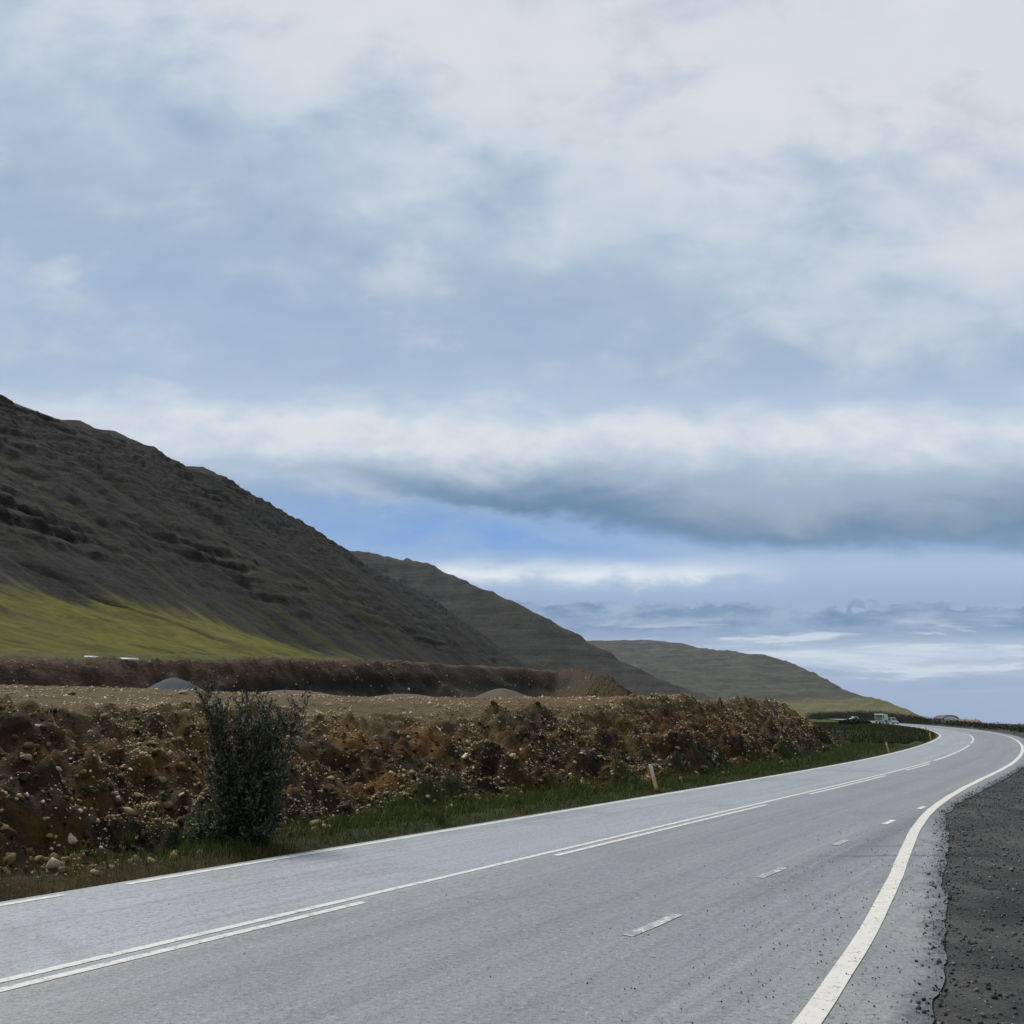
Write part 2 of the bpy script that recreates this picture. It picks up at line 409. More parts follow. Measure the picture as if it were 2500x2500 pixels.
def stone_mat(nm, cols, useattr):
    m, t, b = mat(nm, .88, .2); o = coord(t)
    if useattr: r = attr(t, 'tint')
    else:
        n = t.nodes.new('ShaderNodeObjectInfo'); r = X(t, n.outputs['Random'])
    n1 = noise(t, o, 9, 5, .65)
    c = ramp(t, r, [(i / (len(cols) - 1), k) for i, k in enumerate(cols)])
    c = mixc(t, c, (.06, .038, .02), n1.sm(.52, .75) * .5)
    setc(t, b, c); bump(t, b, noise(t, o, 22, 4, .7), .02, .7); return m
def leafmat(nm, a, bcol, trans=.25, rough=.5, spec=.35):
    m, t, b = mat(nm, rough, spec); r = attr(t, 'tint')
    c = mixc(t, (0, 0, 0), mixc(t, a, bcol, r), .8); setc(t, b, c)
    tr = t.nodes.new('ShaderNodeBsdfTranslucent'); t.links.new(c.k, tr.inputs[0])
    mx = t.nodes.new('ShaderNodeMixShader'); mx.inputs[0].default_value = trans
    o = t.nodes['Material Output']; t.links.new(b.outputs[0], mx.inputs[1]); t.links.new(tr.outputs[0], mx.inputs[2]); t.links.new(mx.outputs[0], o.inputs[0])
    return m

M = {}
M['asphalt'] = asphalt(); M['paint'] = paint(.12); M['faded'] = paint(.95, (.42, .43, .42)); M['white_line'] = paint(.05, (.50, .485, .45))
M['soil'] = soil(); M['pit'] = pit_mat(); M['land'] = land_mat()

# ================================================================== LARGE STRUCTURE
# ---- ground sheet out to the horizon and the sea
def axis(lo, hi, n, p=3.0):
    t = np.linspace(-1, 1, n); v = np.sign(t) * np.abs(t) ** p; return np.where(v < 0, -v * lo, v * hi)
gx, gy = np.meshgrid(axis(-9000, 9000, 221), axis(-3000, 12000, 221))
gz = G(gx, gy)
s_, l_ = SL(gx, gy); q_ = l_ - LE(s_)
gz = gz - .45 - 2.0 * ((q_ > -1) & (q_ < 140) & (s_ > -70) & (s_ < 320))
gz += np.where(np.hypot(gx, gy) > 300, fbm(gx / 300, gy / 300, 4, 5) * 2.0, 0) * (q_ > 160)
struct('ground', grid('ground', gx, gy, gz), M['land'])
m, t, b = mat('sea_water', .15, .5); setc(t, b, (.03, .06, .09)); bump(t, b, noise(t, coord(t), .2, 4), .4, .5)
sv = [(-14000, -9000, -11.0), (14000, -9000, -11.0), (14000, 15000, -11.0), (-14000, 15000, -11.0)]
struct('sea', mesh('sea', sv, [(0, 1, 2, 3)], False), m)

# ---- mountains
AX = R(9.2); AS, AC = math.sin(AX), math.cos(AX)
SKY1 = [(-900, 560), (-400, 800), (0, 985), (113, 1023), (150, 1036), (195, 1036), (230, 1055), (280, 1062), (340, 1092), (400, 1128), (455, 1147), (495, 1147),
        (530, 1167), (590, 1205), (620, 1225), (700, 1268), (770, 1316), (830, 1364)]
BC = 700.0
ca = []
for px, py in SKY1:
    d = ray(px, py); k = -BC / (d[0] * AC - d[1] * AS); p = d * k
    ca.append((p[0] * AS + p[1] * AC, p[2] + CAM_H))
ca = np.array(ca)
def m1_crest(a): return np.interp(a, np.r_[ca[:, 0], 2600, 3400, 4600, 7000], np.r_[ca[:, 1], 365, 300, 120, 0])
PROF = np.array([(-1500, .93), (-1000, 1.0), (-760, 1.0), (-700, 1.0), (-655, .93), (-550, .725), (-400, .425), (-300, .235), (-250, .150), (-200, .096), (-150, .056), (-100, .026), (-40, .004), (30, -.01)])
def m1(a, b):
    hc = m1_crest(a)
    wob = fbm(a / 260, b / 900, 4, 21) * 55 * sstep(b, -30, -260) * sstep(b, -720, -560)
    h = np.interp(b + wob, PROF[:, 0], PROF[:, 1])
    face = sstep(h, .13, .3) * sstep(h, 1.0, .93)
    H = h * hc
    # gullies and scree ribs down the fall line
    gul = fbm(a / 75 + fbm(a / 200, b / 160, 3, 31) * .55, b / 700, 4, 33, .55, True)
    H = H + (gul - .2) * 11 * face + (fbm((a + b * .12) / 24, b / 420, 4, 34, .6, True) - .2) * 4.5 * face + fbm(a / 22, b / 90, 4, 35) * 4.0 * face + fbm(a / 13, b / 13, 4, 36, .6) * 2.0 * face
    # basalt ledges
    st = H / 15 + fbm(a / 420, b / 420, 4, 41) * 1.6
    fr = st - np.floor(st)
    led = (np.clip((fr - .74) / .26, 0, 1) - fr)
    lm = (.25 + .9 * sstep(fbm(a / 130, H / 60, 3, 44), -.15, .45)) * face
    mid = np.exp(-((H / hc - .36 + .05 * (a - 700) / 900) / .12) ** 2) + 1.0 * sstep(H / hc, .55, .8)
    H = H + led * 15 * lm * (.10 + .50 * np.clip(mid, 0, 1)) * sstep(fbm(a / 70, H / 25, 3, 45), -.35, .25)
    st2 = H / 7.0 + fbm(a / 120, b / 90, 3, 48) * .8; f2 = st2 - np.floor(st2)
    H = H + (np.clip((f2 - .6) / .4, 0, 1) - f2) * 5.0 * face * sstep(h, .45, .75)
    H = H + fbm(a / 9, b / 9, 3, 51) * 1.6 * face + fbm(a / 40, b / 40, 4, 52) * 1.6 * (1 - face) * sstep(h, .02, .1)
    cliff = sstep(fr, .72, .8) * lm * np.clip(.4 + mid, 0, 1) * face
    return H, h, hc, cliff, gul
na, nb = 640, 430
aa = np.geomspace(150, 6800, na)
bb = np.r_[np.linspace(-1500, -740, 20)[:-1], np.linspace(-740, -140, 360), np.linspace(-140, 30, 52)[1:]]
A, B = np.meshgrid(aa, bb, indexing='ij')
H, hr, hc, cliff, gul = m1(A, B)
mx_, my_ = A * AS + B * AC, A * AC - B * AS
fan = 37 * np.exp(-(np.where(A < 425, (A - 425) / 200, (A - 425) / 125)) ** 2) + 20 * np.exp(-((A - 700) / 170) ** 2) + 7 + 11 * sstep(A, 2600, 500)
rag = fbm(A / 45, B / 160, 5, 61, .6) * 17 + fbm((A + B * .15) / 14, B / 90, 3, 62, .6) * 9 + gul * 12 * sstep(A, 420, 560)
gmask = sstep(fan + rag - H, -6, 7)
gmask = np.maximum(gmask, sstep(H, 20, 8) * .9)
moss = sstep(fbm((A + B * .15) / 26, B / 330, 4, 63) * 1.0 + fbm(A / 120, B / 150, 3, 64) * .7 - .15 * (H / hc), .04, .36) * sstep(H / hc, .75, .25) * .8 * (1 - cliff)
scree = fbm((A + B * .1) / 15, B / 260, 4, 66, .6) * .5 + .5
moss = np.clip(moss * (.7 + .5 * sstep(A, 1500, 500)), 0, 1)
crk = np.exp(-((A - 395 - fbm(B / 30, A / 1000, 3, 71) * 16 - (B + 260) * .35) / 2.6) ** 2) * sstep(B, -300, -270) * sstep(B, -170, -200)
gmask = gmask * (1 - .9 * crk); H = H - crk * 2.5
HG = G(mx_, my_)
M['mountain'] = mountain_mat('basalt_slope', (.0075, .0072, .0072), (.043, .040, .038), (.062, .066, .015))
struct('mountain', grid('mountain', mx_, my_, np.where(hr < .02, HG - 3 + H, HG + H), {'grass': gmask, 'moss': moss, 'cliff': cliff, 'scree': scree}), M['mountain'])

def hill(name, D, sky, front, xr, yr, nx, ny, seed, mat_, gr_lim, amp):
    """a far hill: its cross-profile from the skyline at distance D, its front rising towards it"""
    pts = np.array([(at_y(px, py, D)[0], at_y(px, py, D)[2]) for px, py in sky])
    xs = np.linspace(*xr, nx); ys = np.linspace(*yr, ny); Xg, Yg = np.meshgrid(xs, ys, indexing='ij')
    Ph = np.interp(Xg * D / np.minimum(Yg, D * 1.02) + fbm(Yg / 700, Xg / 2000, 3, seed) * 40 * sstep(np.abs(Yg - D), 0, 500), pts[:, 0], pts[:, 1])
    t = np.interp(Yg + fbm(Xg / 600, Yg / 3000, 4, seed + 1) * 160, *np.array(front).T)
    top = np.max(pts[:, 1])
    Hh = smin(Ph, t * top, top * .05)
    g = fbm(Xg / 170, Yg / 900, 4, seed + 3, .55, True); n = fbm(Xg / 60, Yg / 60, 5, seed + 5, .55)
    sl = sstep(Hh, 10, 60)
    Hh = Hh + ((g - .2) * amp + n * amp * .5) * sl * sstep(t, 1.02, .9) + n * amp * .12
    st = Hh / (top / 13) + fbm(Xg / 700, Yg / 700, 3, seed + 7) * .8; fr = st - np.floor(st)
    Hh = Hh + (np.clip((fr - .7) / .3, 0, 1) - fr) * (top / 13) * .13 * sl * sstep(t, 1.0, .85)
    gm = sstep(gr_lim + n * 30 + g * 22 - Hh, -14, 16)
    ms = sstep(n * .9 + g * .4, .1, .6) * (.7 if D > 5000 else .4) * sstep(Hh / top, 1.0, .4)
    return struct(name, grid(name, Xg, Yg, Hh, {'grass': gm * .8, 'moss': ms, 'cliff': sstep(fr, .7, .8) * sl * .3}), mat_)
M['hill_b'] = mountain_mat('far_basalt', (.016, .016, .016), (.072, .069, .063), (.062, .066, .024), sc=.6)
M['hill_c'] = mountain_mat('far_heath', (.026, .029, .029), (.125, .125, .112), (.085, .088, .036), sc=.45, ga=(.10, .10, .035), gb=(.23, .21, .09))
hill('mountain', 4300, [(300, 1300), (600, 1340), (835, 1363), (900, 1371), (960, 1380), (986, 1385), (992, 1379), (1002, 1379), (1010, 1386), (1040, 1393), (1100, 1424), (1180, 1466), (1250, 1502), (1320, 1538), (1380, 1566), (1440, 1600), (1520, 1640), (1640, 1690), (1800, 1745), (1900, 1775)],
     [(2500, 0), (3000, .06), (3400, .22), (4250, 1.0), (4400, 1.05), (6500, 1.05)], (-2600, 1500), (2500, 5400), 480, 180, 101, M['hill_b'], 20, 14)
hill('hill', 6200, [(900, 1585), (1200, 1575), (1357, 1566), (1442, 1567), (1528, 1561), (1585, 1561), (1653, 1572), (1721, 1593), (1790, 1609), (1892, 1629), (1955, 1654), (2013, 1683), (2066, 1709), (2115, 1731), (2180, 1745), (2240, 1757), (2290, 1768), (2500, 1778)],
     [(1500, 0), (2300, .05), (3400, .15), (4300, .30), (6150, 1.0), (6400, 1.06), (9000, 1.06)], (-1500, 3900), (1500, 8600), 340, 180, 201, M['hill_c'], 66, 20)

# ---- the air between here and the far hills
hv = [(x_, y_, z_) for z_ in (-60, 1100) for x_, y_ in ((-15000, -10000), (15000, -10000), (15000, 16000), (-15000, 16000))]
hz = mesh('haze', hv, [(3, 2, 1, 0), (4, 5, 6, 7), (0, 1, 5, 4), (1, 2, 6, 5), (2, 3, 7, 6), (3, 0, 4, 7)], False)
hm = bpy.data.materials.new('thin_haze'); hm.use_nodes = True; t = hm.node_tree; t.nodes.clear()
ho = t.nodes.new('ShaderNodeOutputMaterial'); hp = t.nodes.new('ShaderNodeVolumePrincipled'); hp.inputs['Color'].default_value = (.86, .92, 1.0, 1); hp.inputs['Density'].default_value = 1.2e-5
t.links.new(hp.outputs[0], ho.inputs['Volume'])
tag(link('haze', hz, hm), 'thin bluish haze over the far hills', 'haze', None, 'stuff')

# ---- near terrain: verge, dumped earth bank, gravel pit behind it
ss = np.r_[np.arange(-22, 3, .5), np.arange(3, 48, .09), np.arange(48, 118, .22), np.arange(118, 300, 2.0)]
qq = np.r_[np.arange(-.35, 9.5, .085), np.arange(9.5, 29, .24), np.arange(29, 75, .42), np.arange(75, 130, 2.2)]
S_, Q_ = np.meshgrid(ss, qq, indexing='ij')
QF = [(-25, 2.0), (5, 1.7), (9.5, 1.7), (11.5, 2.0), (15, 2.6), (18, 2.9), (23, 2.6), (30, 2.1), (47, 2.3), (60, 3.2), (71, 4.6), (90, 7), (111, 9.5), (130, 14), (300, 30)]
HC = [(-25, 2.4), (5, 2.4), (12, 2.45), (24, 2.3), (33, 2.65), (38, 2.8), (45, 2.95), (57, 3.1), (66, 3.3), (74, 3.2), (80, 2.5), (90, 1.3), (102, .35), (112, 0), (300, 0)]
PR = [(82, 23.5), (98, 32.5), (124, 44), (156, 60), (170, 69)]      # right rim of the pit: (s, q)
def near_h(s, q, detail=True):
    x, y = W(s, LE(s) + q)
    qf = interp(s, QF) + fbm(s / 3.2, q * 0 + 1.5, 3, 81) * .55
    hc = interp(s, HC) + fbm(s / 5.0, q * 0 + .3, 4, 83) * .5 * sstep(s, 105, 90)
    run = 4.0 + fbm(s / 7, q * 0, 3, 85) * .9
    t = (q - qf) / run
    face = np.clip(t, 0, 1)
    f = np.where(face < 1, face ** 1.12, 1); f = f * .86 + sstep(face, 0, 1) * .14
    bank = hc * f
    # dumped lobes at the foot
    lob = np.maximum(fbm(s / 2.3, q / 2.0, 3, 87), 0) * 1.7 * sstep(t, -.22, .12) * sstep(t, .85, .3) * sstep(s, 100, 80)
    bank = bank + lob
    q0 = qf + run
    he = interp(s, [(-25, 3.3), (26, 3.45), (54, 3.0), (74, 3.2), (84, 3.3), (95, 2.6), (110, .9), (125, .5), (300, .5)])
    top = hc + (he - hc) * sstep(q, q0, 28)
    h = np.where(t >= 1, top, bank)
    # pit
    ht = interp(s, [(-25, 6.4), (40, 6.6), (51, 6.9), (77, 8.4), (103, 9.5), (121, 10.0), (156, 10.8), (200, 10.0), (300, 9)])
    ht = ht + fbm(s / 9, q * 0 + 7, 4, 90, .6) * .55
    sr = interp(q, [(b_, a_) for a_, b_ in PR]); hrim = interp(q, [(23, 3.5), (32.5, 4.9), (44, 7.0), (60, 10.6), (69, 10.8)])
    sr = sr + fbm(q / 4, s * 0, 3, 91) * 2.2; wq = 68.2 + fbm(s / 30, q * 0 + 2, 4, 93, .5) * 4.5
    wall_up = ht - np.clip(wq - q, 0, None) * (1.25 + fbm(s / 9, q / 3, 3, 94) * .6)
    led = ht - 3.3 - fbm(s / 16, q * 0 + 5, 3, 92) * 1.6 - np.clip(wq - 1.5 - q, 0, None) * .62
    wall = np.maximum(wall_up, led)
    rim = hrim - np.clip(sr - s, 0, None) * .62
    back = he - np.clip(q - 28.5, 0, None) * .9
    inside = np.maximum(np.maximum(np.maximum(wall, rim), back), .9)
    rise = np.clip(q - wq, 0, None)
    inside = np.where(q > wq, ht + rise * .05, inside)
    out_ = hrim * np.exp(-np.clip(s - sr, 0, None) / 22) + .6 * sstep(q, 10, 40)
    inside = np.where(s > sr, out_ * sstep(q, 14, 30), inside)
    h = np.where(q > 28, np.where(s > sr, inside, inside), np.where((s > sr - 8) & (q > 18), np.maximum(h, inside * sstep(q, 18, 28)), h))
    shade_band = np.exp(-((ht - 2.6 - h - fbm(s / 14, q / 20, 3, 95) * .6) / 1.1) ** 2) * (q > 58) * (q < 70) * sstep(s, 60, 84)  # shade of the undercut, painted into the wall colour as a dark band
    shade_band = np.maximum(shade_band, .75 * sstep(h, ht - 2.2, ht - 3.2) * (q > 58) * (q < 70) * sstep(s, 62, 46))  # left end of the wall also darkened below its top
    topsoil = sstep(h, ht - 3.0, ht - 1.8) * (q > 55) + .8 * (q <= 40) + .9 * (s > sr - 14) * (q < 66)
    if detail:
        amp = sstep(t, -.3, .15) * sstep(s, 112, 96)
        flat = sstep(t, .95, 1.25) * (q < 30)
        k = amp * (1 - .78 * flat)
        h = h + k * (fbm(s / 1.7 + fbm(s / 3, q / 3, 2, 96) * .7, q / 1.5, 5, 97, .55) * .68 + np.abs(fbm(s / .75, q / .65, 4, 99)) * .55 - .13 + fbm(s / .24, q / .22, 3, 98, .6) * .085)
        rn = fbm(s / .9 - q * .35, q / 3.0, 3, 103, .5, True)
        h = h - k * sstep(t, .25, .6) * sstep(t, 1.05, .9) * (rn - .2) * .14
        pk = sstep(q, 29, 33) * (s < sr + 3)
        h = h + pk * (fbm(s / 7, q / 4, 5, 105) * .55 + fbm(s / 2.2, q / 1.2, 4, 106, .6) * .34)
        h = h + (1 - amp) * (q < 30) * (fbm(s / 1.2, q / 1.2, 4, 107) * .10 + .05) * sstep(q, .4, 1.0)
        h = h + (q > 30) * (s > sr) * fbm(s / 6, q / 6, 4, 108) * .4
    # verge falls a little from the asphalt
    h = h + np.where(q < 1.2, -.10 * sstep(q, -.05, .5) * sstep(q, 1.2, .6), 0)
    h = np.where(q < .12, -.06, h)
    # meadow inside the bend stands above the road
    h = h + sstep(s, 86, 120) * sstep(q, 1.0, 9.0) * (.55 + fbm(s / 14, q / 14, 3, 109) * .35) * sstep(q, 70, 35) * sstep(s, 300, 260)
    return x, y, G(x, y) + h, t, qf, shade_band, np.clip(topsoil, 0, 1), wq, sr
nx_, ny_, nz_, T_, QFs, SHADE, TOPS, WQ, SR = near_h(S_, Q_)
gv = sstep(T_, .22, -.12) * (.35 + .65 * sstep(fbm(S_ / 2.2, Q_ / .9, 4, 111) + .25 * sstep(S_, 9, 16) - .3 * sstep(S_, 12, 9), -.1, .2)) * sstep(Q_, .25, .8)
gv = np.maximum(gv, sstep(S_, 84, 104) * sstep(fbm(S_ / 9, Q_ / 5, 4, 113), -.35, .1)) * (Q_ > .3)
upper = sstep(T_, .78, 1.05) + .55 * sstep(T_, .3, .7) * sstep(fbm(S_ / 6, Q_ / 3, 4, 115), -.05, .3)
damp = sstep(T_, .72, .15) * sstep(T_, -.5, 0) * sstep(fbm(S_ / 2.6, Q_ / 1.6, 4, 117), -.22, .12)
damp = np.maximum(damp, .8 * sstep(S_, 40, 52) * sstep(T_, .75, .3))
i1 = int(np.searchsorted(qq, 28.6)); i2 = int(np.searchsorted(qq, 74.5))
def cut(name, a, b, m, at):
    sl_ = np.s_[:, a:b]
    return struct(name, grid(name, nx_[sl_], ny_[sl_], nz_[sl_], {k: v[sl_] for k, v in at.items()}), m)
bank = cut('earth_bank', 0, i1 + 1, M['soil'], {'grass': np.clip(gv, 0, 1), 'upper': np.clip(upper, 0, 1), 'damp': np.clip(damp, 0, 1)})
pgr = np.clip(sstep(Q_, WQ + .2 + 2.5 * sstep(S_, 72, 84), WQ + 1.6 + 3 * sstep(S_, 72, 84)) * (1 - .9 * sstep(S_, 66, 52) * sstep(Q_, 96, 84)) + sstep(S_, SR + 3, SR + 10), 0, 1)
pit_o = cut('gravel_pit', i1, len(qq), M['pit'], {'shade_band': SHADE, 'topsoil': TOPS, 'grass': pgr})

# ---- road
rs = np.r_[np.arange(-30, 0, 1.0), np.arange(0, 45, .15), np.arange(45, 60, 1.0), np.arange(60, 320, 3.0), np.arange(320, 900, 12.0)]
RQ = [(-30, -11.6), (0, -10.9), (6, -10.35), (9.6, -10.06), (13.4, -9.52), (14.6, -9.3), (20, -8.6), (24.7, -7.85), (28.4, -7.62), (33, -7.6), (45, -7.6), (80, -7.8), (130, -8.3), (200, -9.0), (300, -9), (900, -9)]
def rq(s): return interp(s, RQ) + fbm(np.asarray(s, float) / 1.6, np.asarray(s) * 0, 5, 121, .6) * .14
rqs = rq(rs); fr_ = np.linspace(0, 1, 13)
RS, FR = np.meshgrid(rs, fr_, indexing='ij'); RQQ = .22 + (rqs[:, None] - .22) * FR
x, y, z = P(RS, RQQ)
road = struct('road', grid('road', x, y, z, {'edge': RQQ - rqs[:, None]}, uv=np.stack([RS, RQQ], -1).reshape(-1, 2)), M['asphalt'])
def strip(name, s0, s1, qc, w, m, dz=.005, step=.5, wob=0.0):
    n = max(2, int((s1 - s0) / step) + 1); s = np.linspace(s0, s1, n)
    q = qc(s) if callable(qc) else np.full(n, float(qc))
    if wob: q = q + fbm(s / 3, s * 0, 3, 131) * wob
    a = np.array(P(s, q + w / 2, dz)).T; b = np.array(P(s, q - w / 2, dz)).T
    v = np.stack([a, b], 1).reshape(-1, 3); f = [(2 * i, 2 * i + 1, 2 * i + 3, 2 * i + 2) for i in range(n - 1)]
    return link(name, mesh(name, v, f, False), m, road)
QC = -3.27
strip('edge_line', -30, 7.95, 0, .13, M['paint'])
strip('edge_line', 8.9, 330, 0, .15, M['paint'], step=1.0)
strip('centre_line', -30, 53.5, QC, .125, M['paint'])
for a, b in ((-6, 9.6), (14.3, 25.2), (29.2, 39.8), (44.2, 51.0)):
    strip('inner_line', a, b, QC - .27, .125, M['paint'])
for k, (a, b) in enumerate([(54.6, 86), (91, 150), (156, 250)]): strip('centre_line', a, b, QC - .05, .15, M['paint'])
for a, b, mm in ((9.6, 10.9, 'faded'), (13.9, 15.0, 'faded'), (18.0, 18.9, 'faded'), (22.0, 23.0, 'white_line'), (26.0, 26.8, 'white_line')):
    strip('lane_dash', a, b, -7.05, .13, M[mm], dz=.006, step=.2, wob=.05)
RL = [(-30, -10.6), (0, -9.95), (5, -9.62), (9.14, -9.3), (11.7, -9.05), (15.86, -8.53), (19.57, -8.0), (23.5, -7.53), (27.5, -7.22), (33, -7.0), (38.2, -6.9), (60, -6.95), (130, -7.2), (200, -7.4), (900, -7.4)]
_rs = np.linspace(-30, 300, 1200); _rl = np.convolve(np.pad(interp(_rs, RL), 12, 'edge'), np.ones(25) / 25, 'valid')
strip('edge_line', -30, 260, lambda s: np.interp(s, _rs, _rl), .19, M['white_line'], dz=.007, step=.4, wob=.02)

# ---- dark gravel shoulder to the right of the asphalt
m, t, b = mat('dark_gravel', .9, .25); o = coord(t)
n1, n2, v1 = noise(t, o, .7, 6, .65, .6), noise(t, o, 26, 5, .75), voro(t, o, 22)
c = mixc(t, (.022, .023, .025), (.125, .125, .122), (n1 * .65 + n2 * .45).sm(.42, .72))
c = mixc(t, c, (.24, .24, .235), (1 - v1.sm(.08, .26)) * n2.sm(.45, .6) * .7); setc(t, b, c, .42); bump(t, b, n2 * .5 - v1 * .6, .025, 1.0); M['gravel'] = m
gs = np.r_[np.arange(-30, 0, .5), np.arange(0, 45, .15), np.arange(45, 320, 4.0)]
gq = np.r_[np.linspace(.35, -4, 30), np.linspace(-4, -22, 20)[1:]]
GS, GQ = np.meshgrid(gs, gq, indexing='ij'); gqq = rq(GS) + GQ
x, y, z = P(GS, gqq); z = z + np.where(GQ > .02, -.03, fbm(GS / .5, gqq / .5, 3, 141) * .02 * sstep(-GQ, 0, .4) + .003 - .02 * np.clip(-GQ - .3, 0, 3))
struct('gravel_shoulder', grid('gravel_shoulder', x, y, z), M['gravel'])

# ================================================================== OBJECTS
# ---- stones on the bank
def ico(sub):
    import bmesh
    bm = bmesh.new(); bmesh.ops.create_icosphere(bm, subdivisions=sub, radius=1.0)
    v = np.array([q.co[:] for q in bm.verts]); f = np.array([[q.index for q in p.verts] for p in bm.faces]); bm.free(); return v, f
I1, I2 = ico(1), ico(2)
def rockform(base, seed, rough=.28):
    v, f = base; g = np.random.default_rng(seed); v = v.copy()
    for _ in range(10):
        n = g.normal(size=3); n /= np.linalg.norm(n); d = v @ n; lim = g.uniform(.35, .8)
        v = v - np.outer(np.clip(d - lim, 0, None), n) * .85
    v = v * (1 + perlin(v[:, 0] * 1.7 + seed, v[:, 1] * 1.7 + v[:, 2], seed)[:, None] * rough)
    return v, f
STONE_COLS = [(.12, .075, .032), (.26, .20, .11), (.14, .09, .038), (.48, .42, .29), (.20, .13, .05), (.30, .235, .13), (.15, .085, .032), (.52, .46, .33), (.18, .125, .058), (.34, .28, .17)]
M['stone'] = stone_mat('river_stone', STONE_COLS, False); M['stone_s'] = stone_mat('river_pebbles', STONE_COLS, True)
M['clod'] = stone_mat('soil_clods', [(.018, .010, .005), (.060, .032, .011), (.028, .016, .008), (.085, .045, .014)], True)
M['dark_peb'] = stone_mat('dark_pebbles', [(.018, .019, .020), (.045, .046, .048), (.028, .029, .030), (.09, .09, .09), (.20, .19, .175)], True)
zg = nz_
def hgt(s, q):
    i = np.clip(np.searchsorted(ss, s) - 1, 0, len(ss) - 2); j = np.clip(np.searchsorted(qq, q) - 1, 0, len(qq) - 2)
    u = np.clip((s - ss[i]) / (ss[i + 1] - ss[i]), 0, 1); w = np.clip((q - qq[j]) / (qq[j + 1] - qq[j]), 0, 1)
    return (zg[i, j] * (1 - u) + zg[i + 1, j] * u) * (1 - w) + (zg[i, j + 1] * (1 - u) + zg[i + 1, j + 1] * u) * w
def merged(name, forms, loc, size, mat_, parent, smooth=True, squash=(.55, 1.0)):
    n = len(loc); vs, fs, ts = [], [], []; off = 0
    ang = rng.uniform(0, 2 * math.pi, (n, 2)); sq = rng.uniform(*squash, n); st = rng.uniform(.65, 1.0, n); k = rng.integers(0, len(forms), n); tint = rng.uniform(0, 1, n)
    for fi, (v, f) in enumerate(forms):
        idx = np.where(k == fi)[0]
        if not len(idx): continue
        c1, s1 = np.cos(ang[idx, 0]), np.sin(ang[idx, 0]); tl = (ang[idx, 1] / (2 * math.pi) - .5) * 1.0; c2, s2 = np.cos(tl), np.sin(tl)
        p = v[None] * size[idx][:, None, None] * np.stack([np.ones(len(idx)), st[idx], sq[idx]], -1)[:, None, :]
        yy = p[..., 1] * c2[:, None] - p[..., 2] * s2[:, None]; zz = p[..., 1] * s2[:, None] + p[..., 2] * c2[:, None]
        xx = p[..., 0] * c1[:, None] - yy * s1[:, None]; yy = p[..., 0] * s1[:, None] + yy * c1[:, None]
        q = np.stack([xx, yy, zz], -1) + loc[idx][:, None, :]
        vs.append(q.reshape(-1, 3)); fs.append((f[None] + (np.arange(len(idx)) * len(v))[:, None, None] + off).reshape(-1, 3)); ts.append(np.repeat(tint[idx], len(v))); off += q.shape[0] * q.shape[1]
    o = link(name, mesh(name, np.concatenate(vs), np.concatenate(fs), smooth, {'tint': np.concatenate(ts)}), mat_, parent); o['kind'] = 'stuff'; return o

N = 21000
S0 = 4 + 108 * rng.uniform(0, 1, N) ** 1.35; tt = rng.beta(1.25, 1.6, N) * 1.35 - .18
far_top = rng.uniform(0, 1, N) < .16
Q0 = interp(S0, QF) + tt * 4.0; Q0 = np.where(far_top, rng.uniform(6.5, 27, N), Q0)
clus = fbm(S0 / 2.6, Q0 / 1.4, 3, 151)
keep = (clus + rng.uniform(-.45, .45, N) > -.06) & (Q0 > .8) & (S0 < 100 + Q0)
S0, Q0, tt = S0[keep], Q0[keep], tt[keep]
size = np.clip(np.exp(rng.normal(-3.45, .55, len(S0))), .014, .17); size *= np.where(tt < .35, 1.22, .95)
X0, Y0 = W(S0, LE(S0) + Q0); Z0 = hgt(S0, Q0) + size * .08
app = size / np.hypot(X0, Y0); pxx = 1250 + FPX * 1.02 * X0 / Y0
app = np.where((pxx > -20) & (pxx < 2520), app, 0)
order = np.argsort(-app); big, rest = order[:292], order[292:]
forms2 = [rockform(I2, 300 + i) for i in range(9)]; forms1 = [rockform(I1, 400 + i, .2) for i in range(6)]
stone_me = []
for i, (v, f) in enumerate(forms2):
    me = mesh('stone', v, f, True); me.materials.append(M['stone']); stone_me.append(me)
for i in big:
    o = bpy.data.objects.new('stone', stone_me[rnd.randrange(9)]); C.objects.link(o); o.parent = bank
    o.location = (X0[i], Y0[i], Z0[i]); k = size[i]
    o.scale = (k, k * rnd.uniform(.65, .95), k * rnd.uniform(.5, .85)); o.rotation_euler = (rnd.uniform(-.5, .5), rnd.uniform(-.5, .5), rnd.uniform(0, 6.28))
# a handful of boulders one can pick out
for px, py, qd, k in ((445, 1693, 20, .24), (455, 1746, 6.5, .19), (255, 1753, 6.3, .13), (175, 1694, 16, .14), (780, 1746, 6.0, .15), (1135, 1850, 4.2, .16), (1905, 1866, 3.2, .2), (1720, 1876, 2.6, .24)):
    best = None
    for Yd in np.linspace(12, 80, 600):
        p = at_y(px, py, Yd); s, l = SL(p[0], p[1]); q = l - LE(s)
        if q > .5 and hgt(np.array([s]), np.array([q]))[0] >= p[2] - .02: best = (p, s, q); break
    if best is None: continue
    p, s, q = best
    o = bpy.data.objects.new('stone', stone_me[rnd.randrange(9)]); C.objects.link(o); o.parent = bank
    o.location = (p[0], p[1], p[2] + k * .1); o.scale = (k * 1.15, k * .9, k * .7); o.rotation_euler = (rnd.uniform(-.3, .3), rnd.uniform(-.3, .3), rnd.uniform(0, 6.28))
merged('gravel', forms1, np.stack([X0, Y0, Z0], -1)[rest], size[rest], M['stone_s'], bank)
